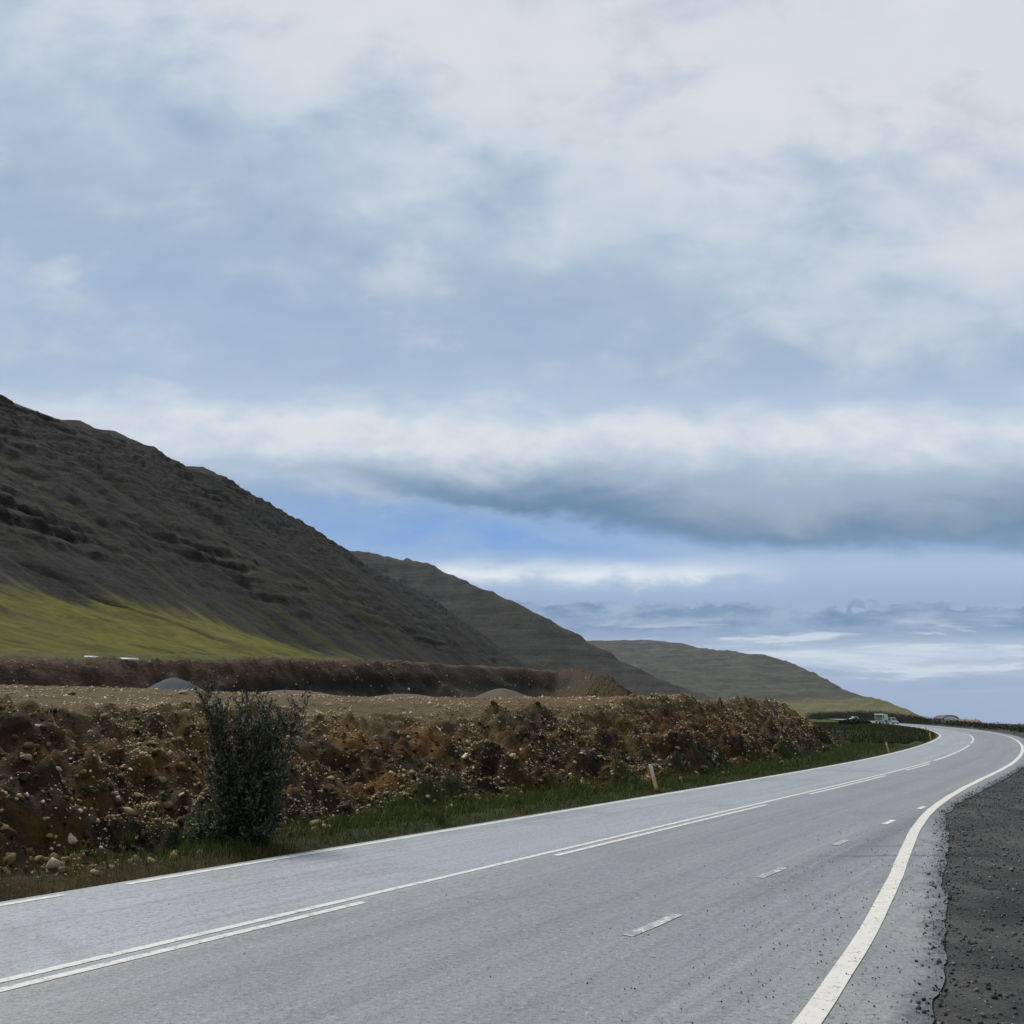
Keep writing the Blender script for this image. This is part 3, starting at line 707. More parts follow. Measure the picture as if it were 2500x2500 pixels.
# fine pebbles
OCT = (np.array([(1, 0, .1), (-1, .1, 0), (0, 1, -.1), (.1, -1, 0), (0, .1, 1), (-.1, 0, -1.0)]), np.array([(0, 2, 4), (2, 1, 4), (1, 3, 4), (3, 0, 4), (2, 0, 5), (1, 2, 5), (3, 1, 5), (0, 3, 5)]))
N = 95000
S1 = 4 + 80 * rng.uniform(0, 1, N) ** 1.5; Q1 = interp(S1, QF) + rng.uniform(.3, 5.2, N); tp = rng.uniform(0, 1, N) < .25; Q1 = np.where(tp, rng.uniform(5.5, 27, N), Q1)
keep = fbm(S1 / 2.3, Q1 / 1.2, 3, 155) + .10 * sstep(Q1 - interp(S1, QF), .8, 2.6) + rng.uniform(-.13, .13, N) > .15
S1, Q1 = S1[keep], Q1[keep]; X1, Y1 = W(S1, LE(S1) + Q1); sz = np.clip(np.exp(rng.normal(-4.0, .38, len(S1))), .008, .05) * (1 + (Q1 > 8) * .9) * (1 + S1 / 90)
merged('fine_gravel', [OCT], np.stack([X1, Y1, hgt(S1, Q1) + sz * .1], -1), sz, M['stone_s'], bank, False)
# soil clods
N = 6500
S2 = 4 + 96 * rng.uniform(0, 1, N) ** 1.3; Q2 = interp(S2, QF) + (rng.beta(1.2, 1.5, N) * 1.1 - .08) * 4.0
X2, Y2 = W(S2, LE(S2) + Q2); sz = np.clip(np.exp(rng.normal(-3.2, .55, N)), .018, .13)
merged('soil_clods', [rockform(I2, 600 + i, .75) for i in range(5)], np.stack([X2, Y2, hgt(S2, Q2) + sz * .1], -1), sz, M['clod'], bank)
# stones in the pit wall
N = 5000
S3 = rng.uniform(40, 160, N); Q3 = rng.uniform(30, 69, N); X3, Y3 = W(S3, LE(S3) + Q3); sz = np.clip(np.exp(rng.normal(-2.55, .5, N)), .04, .3)
merged('pit_stones', forms1, np.stack([X3, Y3, hgt(S3, Q3) + sz * .1], -1), sz, M['stone_s'], pit_o)

# ---- loose chippings on the asphalt, on the shoulder
N = 2600
s5 = rng.uniform(6.5, 24, N); q5 = interp(s5, RQ) + rng.gamma(1.6, .75, N) - .15
keep = (fbm(s5 / 1.2, q5 / .6, 3, 161) + rng.uniform(-.4, .4, N) > .02) & (s5 < 17 + rng.uniform(-4, 7, N))
s5, q5 = s5[keep], q5[keep]; x, y, z = P(s5, q5); sz = rng.uniform(.004, .012, len(s5))
o = merged('loose_chippings', forms1[:3], np.stack([x, y, z + sz * .3 + .004], -1), sz, M['dark_peb'], None)
tag(o, 'black gravel crumbs strewn over the asphalt beside the white edge line', 'gravel')
N = 12000
s6 = rng.uniform(5.5, 50, N); q6 = interp(s6, RQ) - np.abs(rng.normal(0, 1.1, N)) + rng.uniform(0, .3, N); x, y, z = P(s6, q6); sz = np.clip(np.exp(rng.normal(-4.5, .5, N)), .005, .035)
o = merged('shoulder_gravel', forms1[:3], np.stack([x, y, z - .02 * np.clip(interp(s6, RQ) - q6 - .3, 0, 3) + sz * .2 + .003], -1), sz, M['dark_peb'], None)
tag(o, 'loose dark gravel lying on the right-hand road shoulder', 'gravel')

# ---- grass
def blades(name, bx, by, bz, h, w, lean, mat_, curve=.35, segs=2):
    n = len(bx); a = rng.uniform(0, 2 * math.pi, n); ca_, sa_ = np.cos(a), np.sin(a)
    la = rng.uniform(0, 2 * math.pi, n); lx, ly = np.cos(la) * lean * h, np.sin(la) * lean * h; tint = rng.uniform(0, 1, n)
    rows = []
    for t in (0.0, .55):
        wx, wy = ca_ * w * (1 - t * .35) / 2, sa_ * w * (1 - t * .35) / 2; o = t ** 1.6
        for sg in (-1, 1): rows.append(np.stack([bx + lx * o + sg * wx, by + ly * o + sg * wy, bz + h * t], -1))
    rows.append(np.stack([bx + lx, by + ly, bz + h * (1 - lean * curve)], -1))
    v = np.stack(rows, 1).reshape(-1, 3); b0 = (np.arange(n) * 5)[:, None]
    f = np.concatenate([b0 + np.array([[0, 1, 3]]), b0 + np.array([[0, 3, 2]]), b0 + np.array([[2, 3, 4]])])
    return mesh(name, v, f, False, {'tint': np.repeat(tint, 5)})
M['grass'] = leafmat('verge_grass', (.014, .024, .005), (.085, .110, .018), .3, .6, .25)
M['dry_grass'] = leafmat('dry_grass', (.07, .055, .022), (.17, .13, .055), .25, .7, .2)
N = 90000
s7 = 3 + 78 * rng.uniform(0, 1, N) ** 1.5; q7 = .3 + rng.beta(1.5, 1.5, N) * (interp(s7, QF) + .75)
den = fbm(s7 / 1.6, q7 / .7, 4, 171) + .35 * sstep(s7, 10, 14) - .05; keep = den + rng.uniform(-.35, .35, N) > .05
keep &= ~((s7 < 11) & (rng.uniform(0, 1, N) < .6))
s7, q7 = s7[keep], q7[keep]; x, y = W(s7, LE(s7) + q7); mid = np.clip(1 - np.abs(q7 / (interp(s7, QF) + .5) - .62) * 1.6, .25, 1)
hh = rng.uniform(.10, .36, len(s7)) * mid * (1 + .35 * fbm(s7 / 1.1, q7, 3, 173))
o = link('verge_grass', blades('verge_grass', x, y, hgt(s7, q7) - .01, hh, rng.uniform(.006, .014, len(s7)) * (1 + s7 / 45), rng.uniform(.15, .7, len(s7)), M['grass']), M['grass'])
tag(o, 'strip of green grass between the white edge line and the earth bank', 'grass', None, 'stuff')
N = 9000
s8 = rng.uniform(3, 40, N); q8 = .25 + rng.beta(1.2, 2.5, N) * 2.0; keep = (s8 < 14) | (rng.uniform(0, 1, N) < .25); s8, q8 = s8[keep], q8[keep]; x, y = W(s8, LE(s8) + q8)
o = link('dry_grass', blades('dry_grass', x, y, hgt(s8, q8) - .01, rng.uniform(.06, .30, len(s8)), rng.uniform(.004, .009, len(s8)), rng.uniform(.1, .6, len(s8)), M['dry_grass']), M['dry_grass'])
tag(o, 'dry straw-coloured grass stalks along the road edge on the left', 'grass', None, 'stuff')
M['meadow'] = leafmat('meadow_grass', (.014, .022, .006), (.050, .060, .016), .25, .7, .2)
N = 60000
s9 = 84 + 230 * rng.uniform(0, 1, N) ** 1.4; q9 = .6 + rng.uniform(0, 1, N) ** 1.3 * 45; keep = (q9 > 2) | (rng.uniform(0, 1, N) < .6); keep &= q9 > 1.2 * (s9 < 95)
s9, q9 = s9[keep], q9[keep]; x, y = W(s9, LE(s9) + q9)
o = link('meadow_grass', blades('meadow_grass', x, y, hgt(s9, q9) - .02, rng.uniform(.15, .5, len(s9)), rng.uniform(.05, .12, len(s9)), rng.uniform(.2, .7, len(s9)), M['meadow']), M['meadow'])
tag(o, 'dark rough grass filling the inside of the bend', 'grass', None, 'stuff')

# ---- willow shrub at the foot of the bank
M['bark'] = plain('willow_bark', (.05, .038, .028), .85, .2, .2, 20)
M['willow'] = leafmat('willow_leaf', (.014, .019, .009), (.22, .24, .155), .2, .5, .35)
def leaves(name, pts, dirs, length, width, mat_, parent=None):
    n = len(pts); d = dirs / np.linalg.norm(dirs, axis=1, keepdims=True)
    r = rng.normal(size=(n, 3)); sd_ = np.cross(d, r); sd_ /= np.linalg.norm(sd_, axis=1, keepdims=True); up = np.cross(sd_, d)
    L, Wd = length[:, None], width[:, None]; tint = rng.uniform(0, 1, n) ** 2.4
    v = np.stack([pts, pts + d * L * .45 + sd_ * Wd / 2 + up * Wd * .15, pts + d * L + up * L * -.08, pts + d * L * .45 - sd_ * Wd / 2 + up * Wd * .15], 1).reshape(-1, 3)
    b0 = (np.arange(n) * 4)[:, None]; f = np.concatenate([b0 + np.array([[0, 1, 2]]), b0 + np.array([[0, 2, 3]])])
    return link(name, mesh(name, v, f, False, {'tint': np.repeat(tint, 4)}), mat_, parent)
sb, qb = 12.4, 1.55
bx, by = W(sb, LE(sb) + qb); bz = float(hgt(np.array([sb]), np.array([qb]))[0])
shrub = empty('willow_shrub', (bx, by, bz - .05))
tag(shrub, 'dark bushy willow shrub with small pale leaves in front of the earth bank', 'shrub')
lp, ld = [], []
tips = []
for i in range(11): tips.append((rnd.uniform(-1.02, -.50), rnd.uniform(-.25, .3), rnd.uniform(1.9, 2.68)))
for i in range(10): tips.append((rnd.uniform(-.22, .25), rnd.uniform(-.3, .3), rnd.uniform(1.9, 2.6)))
for i in range(14): tips.append((rnd.uniform(.15, .92), rnd.uniform(-.35, .3), rnd.uniform(1.7, 2.5)))
for i in range(18): tips.append((rnd.uniform(-.70, .85), rnd.uniform(-.5, .35), rnd.uniform(.9, 1.7)))
for i in range(18): tips.append((rnd.uniform(-.95, .80), rnd.uniform(-.6, .2), rnd.uniform(.2, .85)))
for k, tpnt in enumerate(tips):
    t1 = Vector(tpnt); b0 = Vector((t1.x * .35 + rnd.uniform(-.15, .2), rnd.uniform(-.16, .16), 0))
    mid = b0.lerp(t1, .5) + Vector((rnd.uniform(-.12, .12) - (t1.x - b0.x) * .12, rnd.uniform(-.1, .1), .10))
    pts = []
    for j in range(9):
        u = j / 8; p = b0 * (1 - u) ** 2 + mid * 2 * u * (1 - u) + t1 * u * u
        pts.append(p + Vector((rnd.uniform(-1, 1), rnd.uniform(-1, 1), 0)) * .018)
    mb = MB(); mb.tube(pts, [.018 * (1 - .85 * j / 8) + .002 for j in range(9)], 5)
    for j in range(1, 9):
        for _ in range(3 if t1.z > .8 else 2):
            u = rnd.uniform(0, 1); p0 = pts[j - 1].lerp(pts[j], u); ax = (pts[j] - pts[j - 1]).normalized()
            dr = (ax * rnd.uniform(.5, 1.3) + Vector((rnd.uniform(-1, 1), rnd.uniform(-1, 1), rnd.uniform(-.1, .6)))).normalized(); ln = rnd.uniform(.16, .50) * (1.15 - .4 * j / 8)
            p1 = p0 + dr * ln * .5 + Vector((0, 0, .015)); p2 = p0 + dr * ln + Vector((0, 0, .05))
            mb.tube([p0, p1, p2], [.005, .0035, .0015], 3)
            for q in range(rnd.randint(14, 24)):
                w = rnd.uniform(.12, 1); pp = p0.lerp(p1, w * 2) if w < .5 else p1.lerp(p2, w * 2 - 1)
                lp.append(pp); ld.append(dr * .7 + Vector((rnd.uniform(-1, 1), rnd.uniform(-1, 1), rnd.uniform(-.5, .9))))
        if j > 3:
            for q in range(6):
                lp.append(pts[j - 1].lerp(pts[j], rnd.random())); ld.append(Vector((rnd.uniform(-1, 1), rnd.uniform(-1, 1), rnd.uniform(-.3, 1))))
    mb.build('stem', M['bark'], shrub, True)
n = len(lp); fo = leaves('foliage', np.array([v[:] for v in lp]), np.array([v[:] for v in ld]) + 1e-4, rng.uniform(.045, .09, n), rng.uniform(.018, .032, n), M['willow'], shrub)

# ---- small weeds
M['weed'] = leafmat('weed_leaf', (.030, .055, .012), (.11, .16, .045), .3, .5, .4)
def weed(px, py, n, h, spread, label, dead=False):
    best = None
    for Yd in np.linspace(9, 60, 900):
        p = at_y(px, py, Yd); s, l = SL(p[0], p[1]); q = l - LE(s)
        if q > .3 and hgt(np.array([s]), np.array([q]))[0] >= p[2]: best = p; break
    if best is None: return
    r_ = empty('weed', tuple(best)); tag(r_, label, 'plant', 'weeds at the foot of the bank')
    P_, D_ = [], []; mb = MB()
    for i in range(n):
        a = rnd.uniform(0, 6.28); e = Vector((math.cos(a) * spread * rnd.random(), math.sin(a) * spread * rnd.random(), h * rnd.uniform(.5, 1)))
        pts = [Vector((0, 0, -.03)), e * .5 + Vector((0, 0, h * .08)), e]; mb.tube(pts, [.006, .004, .002], 4)
        for k in range(10):
            u = rnd.uniform(.25, 1); P_.append(pts[0].lerp(pts[2], u) + Vector((0, 0, h * .04))); D_.append(Vector((rnd.uniform(-1, 1), rnd.uniform(-1, 1), rnd.uniform(-.1, .7))))
    mb.build('stem', M['dry_grass'] if dead else M['bark'], r_, True)
    k = len(P_); leaves('foliage', np.array([v[:] for v in P_]), np.array([v[:] for v in D_]), rng.uniform(.03, .085, k), rng.uniform(.02, .04, k), M['weed'], r_)
weed(215, 1950, 12, .26, .28, 'leafy green weed low on the earth bank, leftmost of the weeds')
weed(255, 1930, 7, .22, .25, 'small bright weed on the bank just right of the leftmost weed')
weed(400, 1965, 9, .24, .22, 'pale green weed on the brown soil left of the willow shrub')
weed(465, 2085, 12, .55, .15, 'tall thin weed standing in the grass at the left of the willow shrub')
weed(955, 1985, 10, .40, .18, 'tall pale-leaved weed standing in the grass strip right of the willow shrub')
weed(1040, 2000, 9, .28, .2, 'low leafy weed in the grass strip, farthest right of the weeds')
def tuft(px, py, n, h, label):
    for Yd in np.linspace(9, 60, 900):
        p = at_y(px, py, Yd); s, l = SL(p[0], p[1]); q = l - LE(s)
        if q > .3 and hgt(np.array([s]), np.array([q]))[0] >= p[2]: break
    else: return
    a = rng.uniform(0, 6.28, n); r_ = rng.uniform(0, .16, n)
    me = blades('grass_tuft', np.cos(a) * r_, np.sin(a) * r_, np.full(n, -.03), rng.uniform(.5, 1, n) * h, rng.uniform(.006, .012, n), rng.uniform(.15, .6, n), None)
    o = link('grass_tuft', me, M['grass']); o.location = p; tag(o, label, 'grass tuft')
tuft(300, 2080, 130, .52, 'tall dark grass tuft at the foot of the bank left of the shrub')
tuft(590, 2088, 70, .40, 'bright green grass tuft in front of the willow shrub')
tuft(1075, 2010, 90, .40, 'grass tuft in the verge midway between shrub and first marker post')

# ---- roadside marker posts
def post_mat(nm, lo, hi):
    m, t, b = mat(nm, .65, .35); o = coord(t); sp = t.nodes.new('ShaderNodeSeparateXYZ'); t.links.new(o.k, sp.inputs[0]); z = X(t, sp.outputs[2])
    n = noise(t, o, 22, 5, .7); c = mixc(t, lo, hi, (z + (n - .5) * .25).sm(.3, .62)); c = mixc(t, c, (.12, .085, .05), n.sm(.62, .72) * .8)
    setc(t, b, c); return m
M['refl'] = plain('reflector', (.5, .5, .46), .25, .6, .05); M['refl_y'] = plain('yellow_reflector', (.7, .4, .05), .3, .6, .05)
def post(px, py, H_, lean, w, m, label, yaw=0.0):
    for Yd in np.linspace(15, 260, 4000):
        p = at_y(px, py, Yd); s, l = SL(p[0], p[1]); q = l - LE(s)
        if hgt(np.array([s]), np.array([q]))[0] >= p[2]: break
    r_ = empty('marker_post', tuple(p)); tag(r_, label, 'marker post', 'marker posts along the left verge')
    r_.rotation_euler = (R(2), R(-lean), yaw)
    prof = [(-w / 2, -.12), (w / 2, -.12), (w / 2 * 1.0, H_ * .5), (w / 2 * .98, H_ * .955), (-w / 2 * .98, H_), (-w / 2, H_ * .45)]
    mb = MB(); d = .022; n = len(prof)
    v = [(x_, -d, z_) for x_, z_ in prof] + [(x_, d, z_) for x_, z_ in prof]
    mb.add(v, [tuple(range(n)), tuple(range(2 * n - 1, n - 1, -1))] + [(i, i + n, (i + 1) % n + n, (i + 1) % n) for i in range(n)])
    st = mb.build('stake', m, r_)
    bv = st.modifiers.new('edge', 'BEVEL'); bv.width = .005; bv.segments = 2
    MB().box(-w * .34, w * .34, -d - .006, -d + .002, H_ * .72, H_ * .86).build('reflector', M['refl_y'] if 'yellow' in label else M['refl'], r_)
    return r_
post(1603, 1929, .80, 13, .105, post_mat('weathered_post', (.60, .35, .17), (.58, .55, .49)), 'weathered beige marker post leaning left, nearest of the row beside the road')
post(2171, 1839, .74, 14, .10, post_mat('salmon_post', (.46, .27, .14), (.46, .31, .20)), 'salmon-coloured leaning marker post, second along the left verge')
post(2273, 1808, .80, 7, .105, post_mat('yellow_post', (.55, .32, .02), (.60, .37, .04)), 'bright yellow marker post at the inside of the bend')
post(2264, 1789, .85, 14, .10, post_mat('dull_yellow_post', (.48, .30, .03), (.40, .27, .04)), 'farthest small yellow marker post just beyond the bend')

# ---- piles in the gravel pit
def pile(name, px, py, Y, zbase, slope, label, m, asx=1.0, round_=.8, seed=1):
    pk = at_y(px, py, Y); hh = pk[2] - zbase; Rb = hh / slope
    r = np.linspace(0, 1, 34)[:, None] * (Rb * 1.05); a = np.linspace(0, 2 * math.pi, 73)[None, :]
    xx, yy = r * np.cos(a), r * np.sin(a); rr = np.hypot(xx, yy)
    nz = fbm((np.cos(a) + 2) * 1.3 + r * 0, (np.sin(a) + 2) * 1.3 + r * .15, 3, seed)
    z = hh - slope * (np.sqrt(rr ** 2 + round_ ** 2) - round_) * (1 + nz * .35)
    z = z + fbm(xx / 1.1, yy / 1.1, 4, seed + 4) * .10; z = np.maximum(z, -.4)
    o = link(name, grid(name, xx * asx, yy, z), m); o.location = (pk[0], pk[1], zbase); tag(o, label, 'gravel pile'); return o
M['grey_pile'] = plain('crushed_grey_stone', (.048, .056, .066), .95, .15, .25, 9)
M['sand_pile'] = plain('brown_sand', (.085, .066, .050), .95, .15, .25, 5)
pile('gravel_pile', 425, 1654, 76, 1.4, .52, 'steep blue-grey gravel pile in the pit behind the bank', M['grey_pile'], 1.0, .5, 7)
pile('sand_pile', 705, 1685, 74, 1.2, .42, 'low brown sand heap in the pit to the right of the grey gravel pile', M['sand_pile'], 1.9, 1.6, 11)
pile('sand_pile', 985, 1694, 100, 1.4, .5, 'brown sand heap at the centre of the pit floor', M['sand_pile'], 2.0, 1.6, 13)
pile('sand_pile', 1225, 1681, 118, 1.4, .55, 'largest brown sand heap at the right end of the pit', M['sand_pile'], 1.2, 1.2, 17)

# ---- far bushes and the dark planting along the far road
M['bush'] = leafmat('dark_foliage', (.008, .013, .006), (.034, .044, .016), .15, .6, .2)
def leafcloud(n, cx, cy, cz, rx, ry, rz, size=0):
    d = rng.normal(size=(n, 3)); d /= np.linalg.norm(d, axis=1, keepdims=True); r = rng.uniform(.35, 1, n)[:, None] ** .6
    lum = 1 + .35 * perlin(d[:, 0] * 2.2 + cx, d[:, 1] * 2.2 + d[:, 2] * 2 + cy, 5)[:, None]
    return np.array([cx, cy, cz]) + d * r * lum * np.array([rx, ry, rz])
pts = []; szs = []
for s in np.arange(60, 760, 2.2):
    q = float(interp(s, RQ)) - 3.0 - rnd.uniform(0, 5); x, y, z = P(s, q)
    hgt_b = float(interp(s, [(60, .6), (150, .8), (210, .95), (270, 1.3), (330, 2.2), (400, 3.2), (520, 4.2), (760, 5)])) * rnd.uniform(.7, 1.2)
    k = int(90 + 60 * (hgt_b > 2)); pts.append(leafcloud(k, float(x), float(y), float(z) + hgt_b * .42, 2.2 + hgt_b * .3, 2.2, hgt_b * .55)); szs.append(np.full(k, .22 + .05 * hgt_b))
pts = np.concatenate(pts); szs = np.concatenate(szs)
fo = leaves('roadside_scrub', pts, rng.normal(size=(len(pts), 3)), szs * rng.uniform(.7, 1.4, len(szs)), szs * .6, M['bush'])
tag(fo, 'dark band of scrub along the far side of the road', 'scrub', None, 'stuff')
def bush(px, py, Y, w, h, label):
    p = at_y(px, py, Y); s, l = SL(p[0], p[1]); z0 = float(hgt(np.array([s]), np.array([l - LE(s)]))[0]) if s < 298 else float(G(p[0], p[1]))
    r_ = empty('bush', (p[0], p[1], z0)); tag(r_, label, 'bush', 'bushes in the meadow inside the bend')
    mb = MB()
    for i in range(6):
        a = rnd.uniform(0, 6.28); mb.tube([(0, 0, -.1), (math.cos(a) * w * .2, math.sin(a) * w * .2, h * .4), (math.cos(a) * w * .36, math.sin(a) * w * .36, h * .8)], [.05, .035, .015], 5)
    mb.build('stem', M['bark'], r_, True)
    k = 1500; pp = np.concatenate([leafcloud(k // 3, ox * w, oy, h * oz, w * .3, w * .32, h * .42, 0) for ox, oy, oz in ((-.24, 0, .48), (.05, .2, .58), (.28, -.1, .42))])
    leaves('foliage', pp, rng.normal(size=(len(pp), 3)), rng.uniform(.15, .32, len(pp)), rng.uniform(.08, .16, len(pp)), M['bush'], r_)
bush(2066, 1777, 185, 3.0, 1.3, 'dark rounded bush beside the tip of the earth heap, left of three')
bush(2090, 1778, 195, 3.4, 1.25, 'dark bush below the silver car in the meadow')
bush(2112, 1778, 210, 2.4, .8, 'lowest dark bush in the meadow, just left of the green truck')

# ---- vehicles on the far road
M['tyre'] = plain('tyre_rubber', (.02, .02, .021), .8, .3, .1); M['glass'] = plain('window_glass', (.03, .04, .05), .12, .6, .1)
M['lamp'] = plain('lamp_lens', (.6, .6, .58), .2, .6, .05); M['tail'] = plain('tail_lamp', (.35, .02, .02), .3, .5, .05); M['chrome'] = plain('grey_metal', (.25, .26, .27), .4, .5, .1)
def wheels(par, xs_, ys_, r_, w):
    for x_ in xs_:
        for y_ in ys_:
            wo = MB().cyl((x_, y_, r_), r_, w, 'x', 20).build('wheel', M['tyre'], par, False); MB().cyl((x_ + (.012 if x_ > 0 else -.012), y_, r_), r_ * .55, w, 'x', 14).build('rim', M['chrome'], wo)
def truck(loc, yaw):
    r_ = empty('truck', loc, yaw); tag(r_, 'pale green truck with a boxy cab on the far stretch of road', 'truck')
    gm = plain('pale_green_paint', (.30, .52, .36), .4, .5, .08); wm = plain('pale_body_panel', (.62, .70, .62), .45, .4, .06); gd = plain('dark_green_panel', (.06, .17, .10), .45, .4, .06)
    MB().box(-1.15, 1.15, -1.0, 5.2, .75, .98).build('chassis', M['tyre'], r_)
    MB().prism([(-1.9, .6), (-.1, .6), (-.1, 2.75), (-1.5, 2.75), (-1.9, 1.7)], -1.2, 1.2).build('cab', gm, r_)
    MB().box(-1.28, 1.28, -1.75, .05, 2.76, 3.02, (.94, .9)).build('roof', wm, r_)
    MB().box(-1.05, 1.05, -1.99, -1.8, 1.78, 2.55, (1, 1), (0, .25)).build('windscreen', M['glass'], r_)
    for sx_ in (-1, 1):
        MB().box(sx_ * 1.21 - .012, sx_ * 1.21 + .012, -1.45, -.5, 1.75, 2.5).build('side_window', M['glass'], r_)
        MB().box(sx_ * .85 - .17, sx_ * .85 + .17, -1.95, -1.89, .85, 1.08).build('headlight', M['lamp'], r_)
        MB().box(sx_ * 1.42 - .09, sx_ * 1.42 + .09, -1.75, -1.66, 1.8, 2.4).build('mirror', M['tyre'], r_)
    MB().box(-1.0, 1.0, -1.96, -1.9, 1.15, 1.55).build('grille', gd, r_)
    MB().box(-1.2, 1.2, -2.05, -1.86, .5, .78).build('bumper', M['chrome'], r_)
    bo = MB().box(-1.25, 1.25, .15, 5.2, 1.0, 2.9).build('cargo_box', wm, r_)
    for k in range(6): MB().box(1.252, 1.275, .35 + k * .85, .43 + k * .85, 1.05, 2.85).build('rib', gd, bo)
    wheels(r_, (-1.0, 1.0), (-1.05, 3.4, 4.5), .48, .3); return r_
def car(loc, yaw, col, name, label, h=1.5, L=4.3):
    r_ = empty(name, loc, yaw); tag(r_, label, name.split('_')[-1]); bm_ = plain(name + '_paint', col, .3, .6, .04)
    a = L / 2
    low = [(-a, .32), (a, .32), (a, .72), (a * .93, .86), (-a * .55, .95), (-a * .93, .82), (-a, .68)]
    up = [(-a * .52, .95), (a * .90, .90), (a * .74, h - .06), (a * .1, h), (-a * .18, h - .05)]
    bd = MB().prism(low, -.86, .86).build('body', bm_, r_); bv = bd.modifiers.new('soft', 'BEVEL'); bv.width = .07; bv.segments = 3
    cb = MB().prism(up, -.74, .74).build('cabin', bm_, r_); bv = cb.modifiers.new('soft', 'BEVEL'); bv.width = .06; bv.segments = 3
    for sx_ in (-1, 1):
        MB().prism([(-a * .38, .98), (a * .70, .98), (a * .60, h - .16), (-a * .14, h - .16)], sx_ * .745 - .006, sx_ * .745 + .006).build('side_window', M['glass'], r_)
        MB().box(sx_ * .6 - .16, sx_ * .6 + .16, -a - .012, -a + .06, .58, .72).build('headlight', M['lamp'], r_)
        MB().box(sx_ * .64 - .12, sx_ * .64 + .12, a - .06, a + .012, .6, .78).build('tail_light', M['tail'], r_)
    MB().add([(-.62, -a * .50, 1.0), (.62, -a * .50, 1.0), (.56, -a * .22, h - .12), (-.56, -a * .22, h - .12)], [(0, 1, 2, 3)]).build('windscreen', M['glass'], r_)
    MB().add([(-.62, a * .905, .98), (.62, a * .905, .98), (.56, a * .775, h - .14), (-.56, a * .775, h - .14)], [(3, 2, 1, 0)]).build('rear_window', M['glass'], r_)
    wheels(r_, (-.78, .78), (-a * .62, a * .6), .32, .2); return r_
def on_road(s, q): x, y, z = P(s, q); return (float(x), float(y), float(z) + .01)
def heading(s):
    a, b = on_road(s - 2, 0), on_road(s + 2, 0); return math.atan2(b[1] - a[1], b[0] - a[0])
h_ = heading(318)
truck(on_road(322, -1.2), h_ - math.pi / 2 + R(-18))
v_ = car(on_road(306, -3.0), h_ - math.pi / 2 + R(14), (.16, .21, .24), 'grey_van', 'blue-grey van on the far road in front of the green truck', 1.95, 4.6)
car(on_road(424, -2.0), heading(424) - math.pi / 2 + R(-58), (.66, .68, .70), 'silver_car', 'small silver car on the far road left of the truck', 1.6, 4.2)

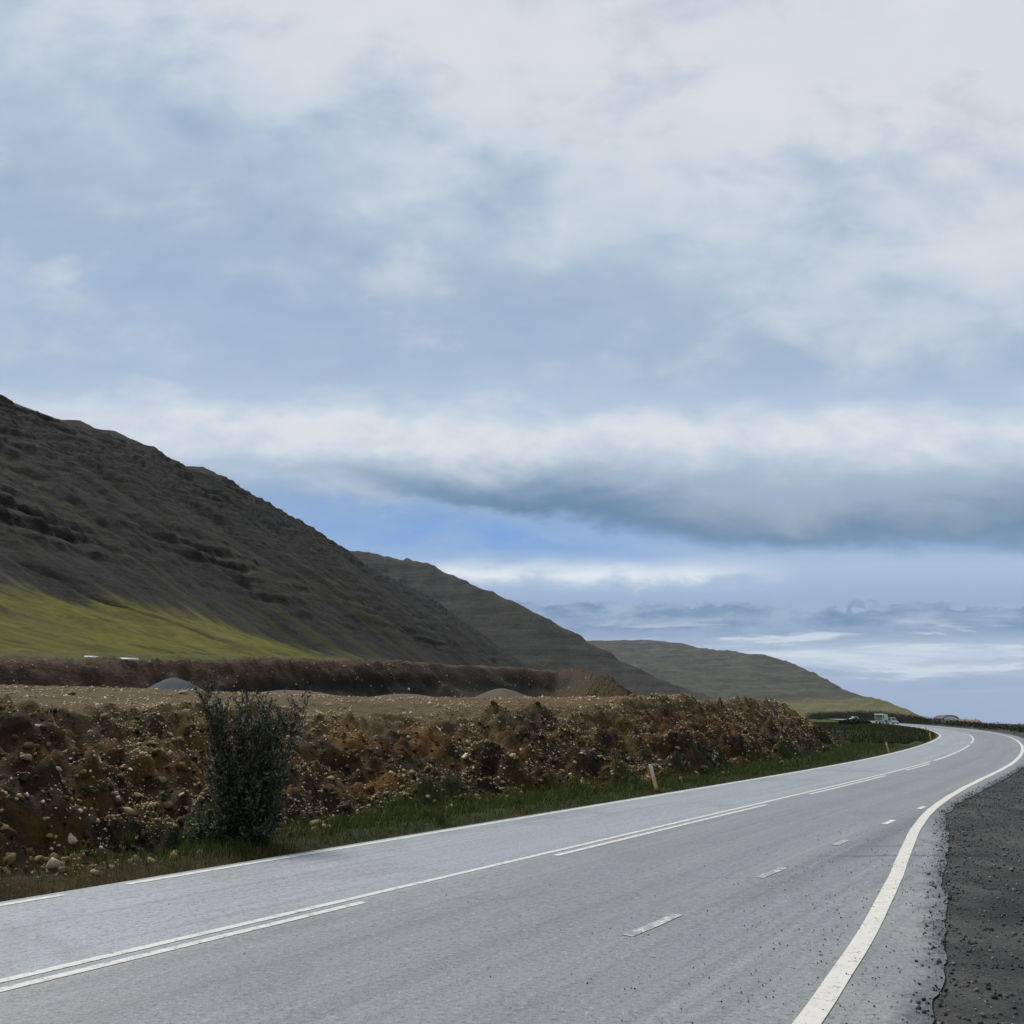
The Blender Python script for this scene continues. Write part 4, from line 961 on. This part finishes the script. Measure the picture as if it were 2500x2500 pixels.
# ---- buildings beyond the far scrub, sheds above the pit
M['white_wall'] = plain('white_render', (.70, .70, .70), .7, .3, .06, 1.5); M['dark_roof'] = plain('dark_sheet_roof', (.035, .036, .04), .6, .4, .1, 2)
M['red_roof'] = plain('faded_red_roof', (.17, .105, .095), .65, .3, .12, 2); M['door'] = plain('grey_door', (.15, .16, .17), .5, .4, .06)
def house(px, py, Y, w, d, hw, hr_, label, rm, arch=False, cat='house'):
    p = at_y(px, py, Y); z0 = float(G(p[0], p[1])) - 1.9
    r_ = empty('arched_hall' if arch else 'house', (p[0], p[1], z0), R(rnd.uniform(-12, 4))); tag(r_, label, cat)
    if arch:
        n = 14; pr = [(-w / 2, 0), (w / 2, 0)] + [(w / 2 * math.cos(math.pi * i / n), hw + hr_ * math.sin(math.pi * i / n)) for i in range(n + 1)]
        v = [(a, -d / 2, b) for a, b in pr] + [(a, d / 2, b) for a, b in pr]; k = len(pr)
        MB().add(v, [tuple(range(k)), tuple(range(2 * k - 1, k - 1, -1))] + [(i, i + k, (i + 1) % k + k, (i + 1) % k) for i in range(k)]).build('wall', M['white_wall'], r_)
        ro = MB(); o_ = [((w / 2 + .3) * math.cos(math.pi * i / n), hw + (hr_ + .28) * math.sin(math.pi * i / n)) for i in range(n + 1)]; i_ = [((w / 2 + .02) * math.cos(math.pi * i / n), hw + (hr_ + .02) * math.sin(math.pi * i / n)) for i in range(n + 1)]
        for i in range(n):
            q = [o_[i], o_[i + 1], i_[i + 1], i_[i]]; ro.add([(a, -d / 2 - .4, b) for a, b in q] + [(a, d / 2 + .4, b) for a, b in q], [(0, 1, 2, 3), (7, 6, 5, 4), (0, 4, 5, 1), (2, 6, 7, 3)])
        ro.build('roof', rm, r_)
    else:
        MB().box(-w / 2, w / 2, -d / 2, d / 2, 0, hw).build('wall', M['white_wall'], r_)
        MB().prism([(-d / 2 - .35, hw + .003), (d / 2 + .35, hw + .003), (0, hw + hr_)], -w / 2 - .3, w / 2 + .3).build('roof', rm, r_)
        MB().box(w * .2, w * .2 + .5, -.25, .25, hw + hr_ * .5, hw + hr_ + .5).build('chimney', M['white_wall'], r_)
    for i in range(3):
        x_ = -w / 2 + w * (i + .75) / 3.5
        wi = MB().box(x_ - .5, x_ + .5, -d / 2 - .03, -d / 2 + .02, 1.0, 2.1).build('window', M['white_wall'], r_); MB().box(x_ - .42, x_ + .42, -d / 2 - .045, -d / 2 - .028, 1.08, 2.02).build('pane', M['glass'], wi)
    MB().box(w * .38, w * .38 + .9, -d / 2 - .03, -d / 2 + .02, .2, 2.2).build('door', M['door'], r_)
house(2311, 1766, 470, 7.5, 9, 2.4, 2.0, 'white hall with a dark arched roof beyond the scrub at the right', M['dark_roof'], True, 'hall')
house(2350, 1768, 430, 5.0, 6, 1.8, 1.2, 'small white house with a faded red roof beside the arched hall', M['red_roof'])
house(2374, 1771, 400, 5.0, 6, 1.8, 1.2, 'red-roofed white house at the far right behind the scrub', M['red_roof'])
def pipe(px0, px1, py, r_, label):
    """a white pipe lying on the brow of the pit"""
    c = None
    for Yd in np.linspace(70, 170, 2000):
        p = at_y((px0 + px1) / 2, py, Yd); s, l = SL(p[0], p[1])
        if hgt(np.array([s]), np.array([l - LE(s)]))[0] >= p[2] - r_: c = p; break
    w = at_y(px1, py, c[1])[0] - at_y(px0, py, c[1])[0]
    n = 14; v, f = [], []
    for x_, rr in ((-w / 2, r_), (w / 2, r_), (w / 2, r_ * .82), (-w / 2, r_ * .82)):
        v += [(x_, rr * math.cos(2 * math.pi * k / n), rr * math.sin(2 * math.pi * k / n)) for k in range(n)]
    for a_ in range(4):
        b_ = (a_ + 1) % 4; f += [(a_ * n + k, a_ * n + (k + 1) % n, b_ * n + (k + 1) % n, b_ * n + k) for k in range(n)]
    o = link('white_pipe', mesh('white_pipe', v, f, True), plain('white_plastic', (.8, .8, .78), .4, .4, .05)); o.location = c; o.rotation_euler = (0, R(1.5), R(-4)); tag(o, label, 'pipe')
pipe(206, 240, 1604, .10, 'shorter white pipe lying at the top edge of the pit, far left')
pipe(276, 338, 1609, .11, 'longer white pipe lying at the top edge of the pit above the grey pile')
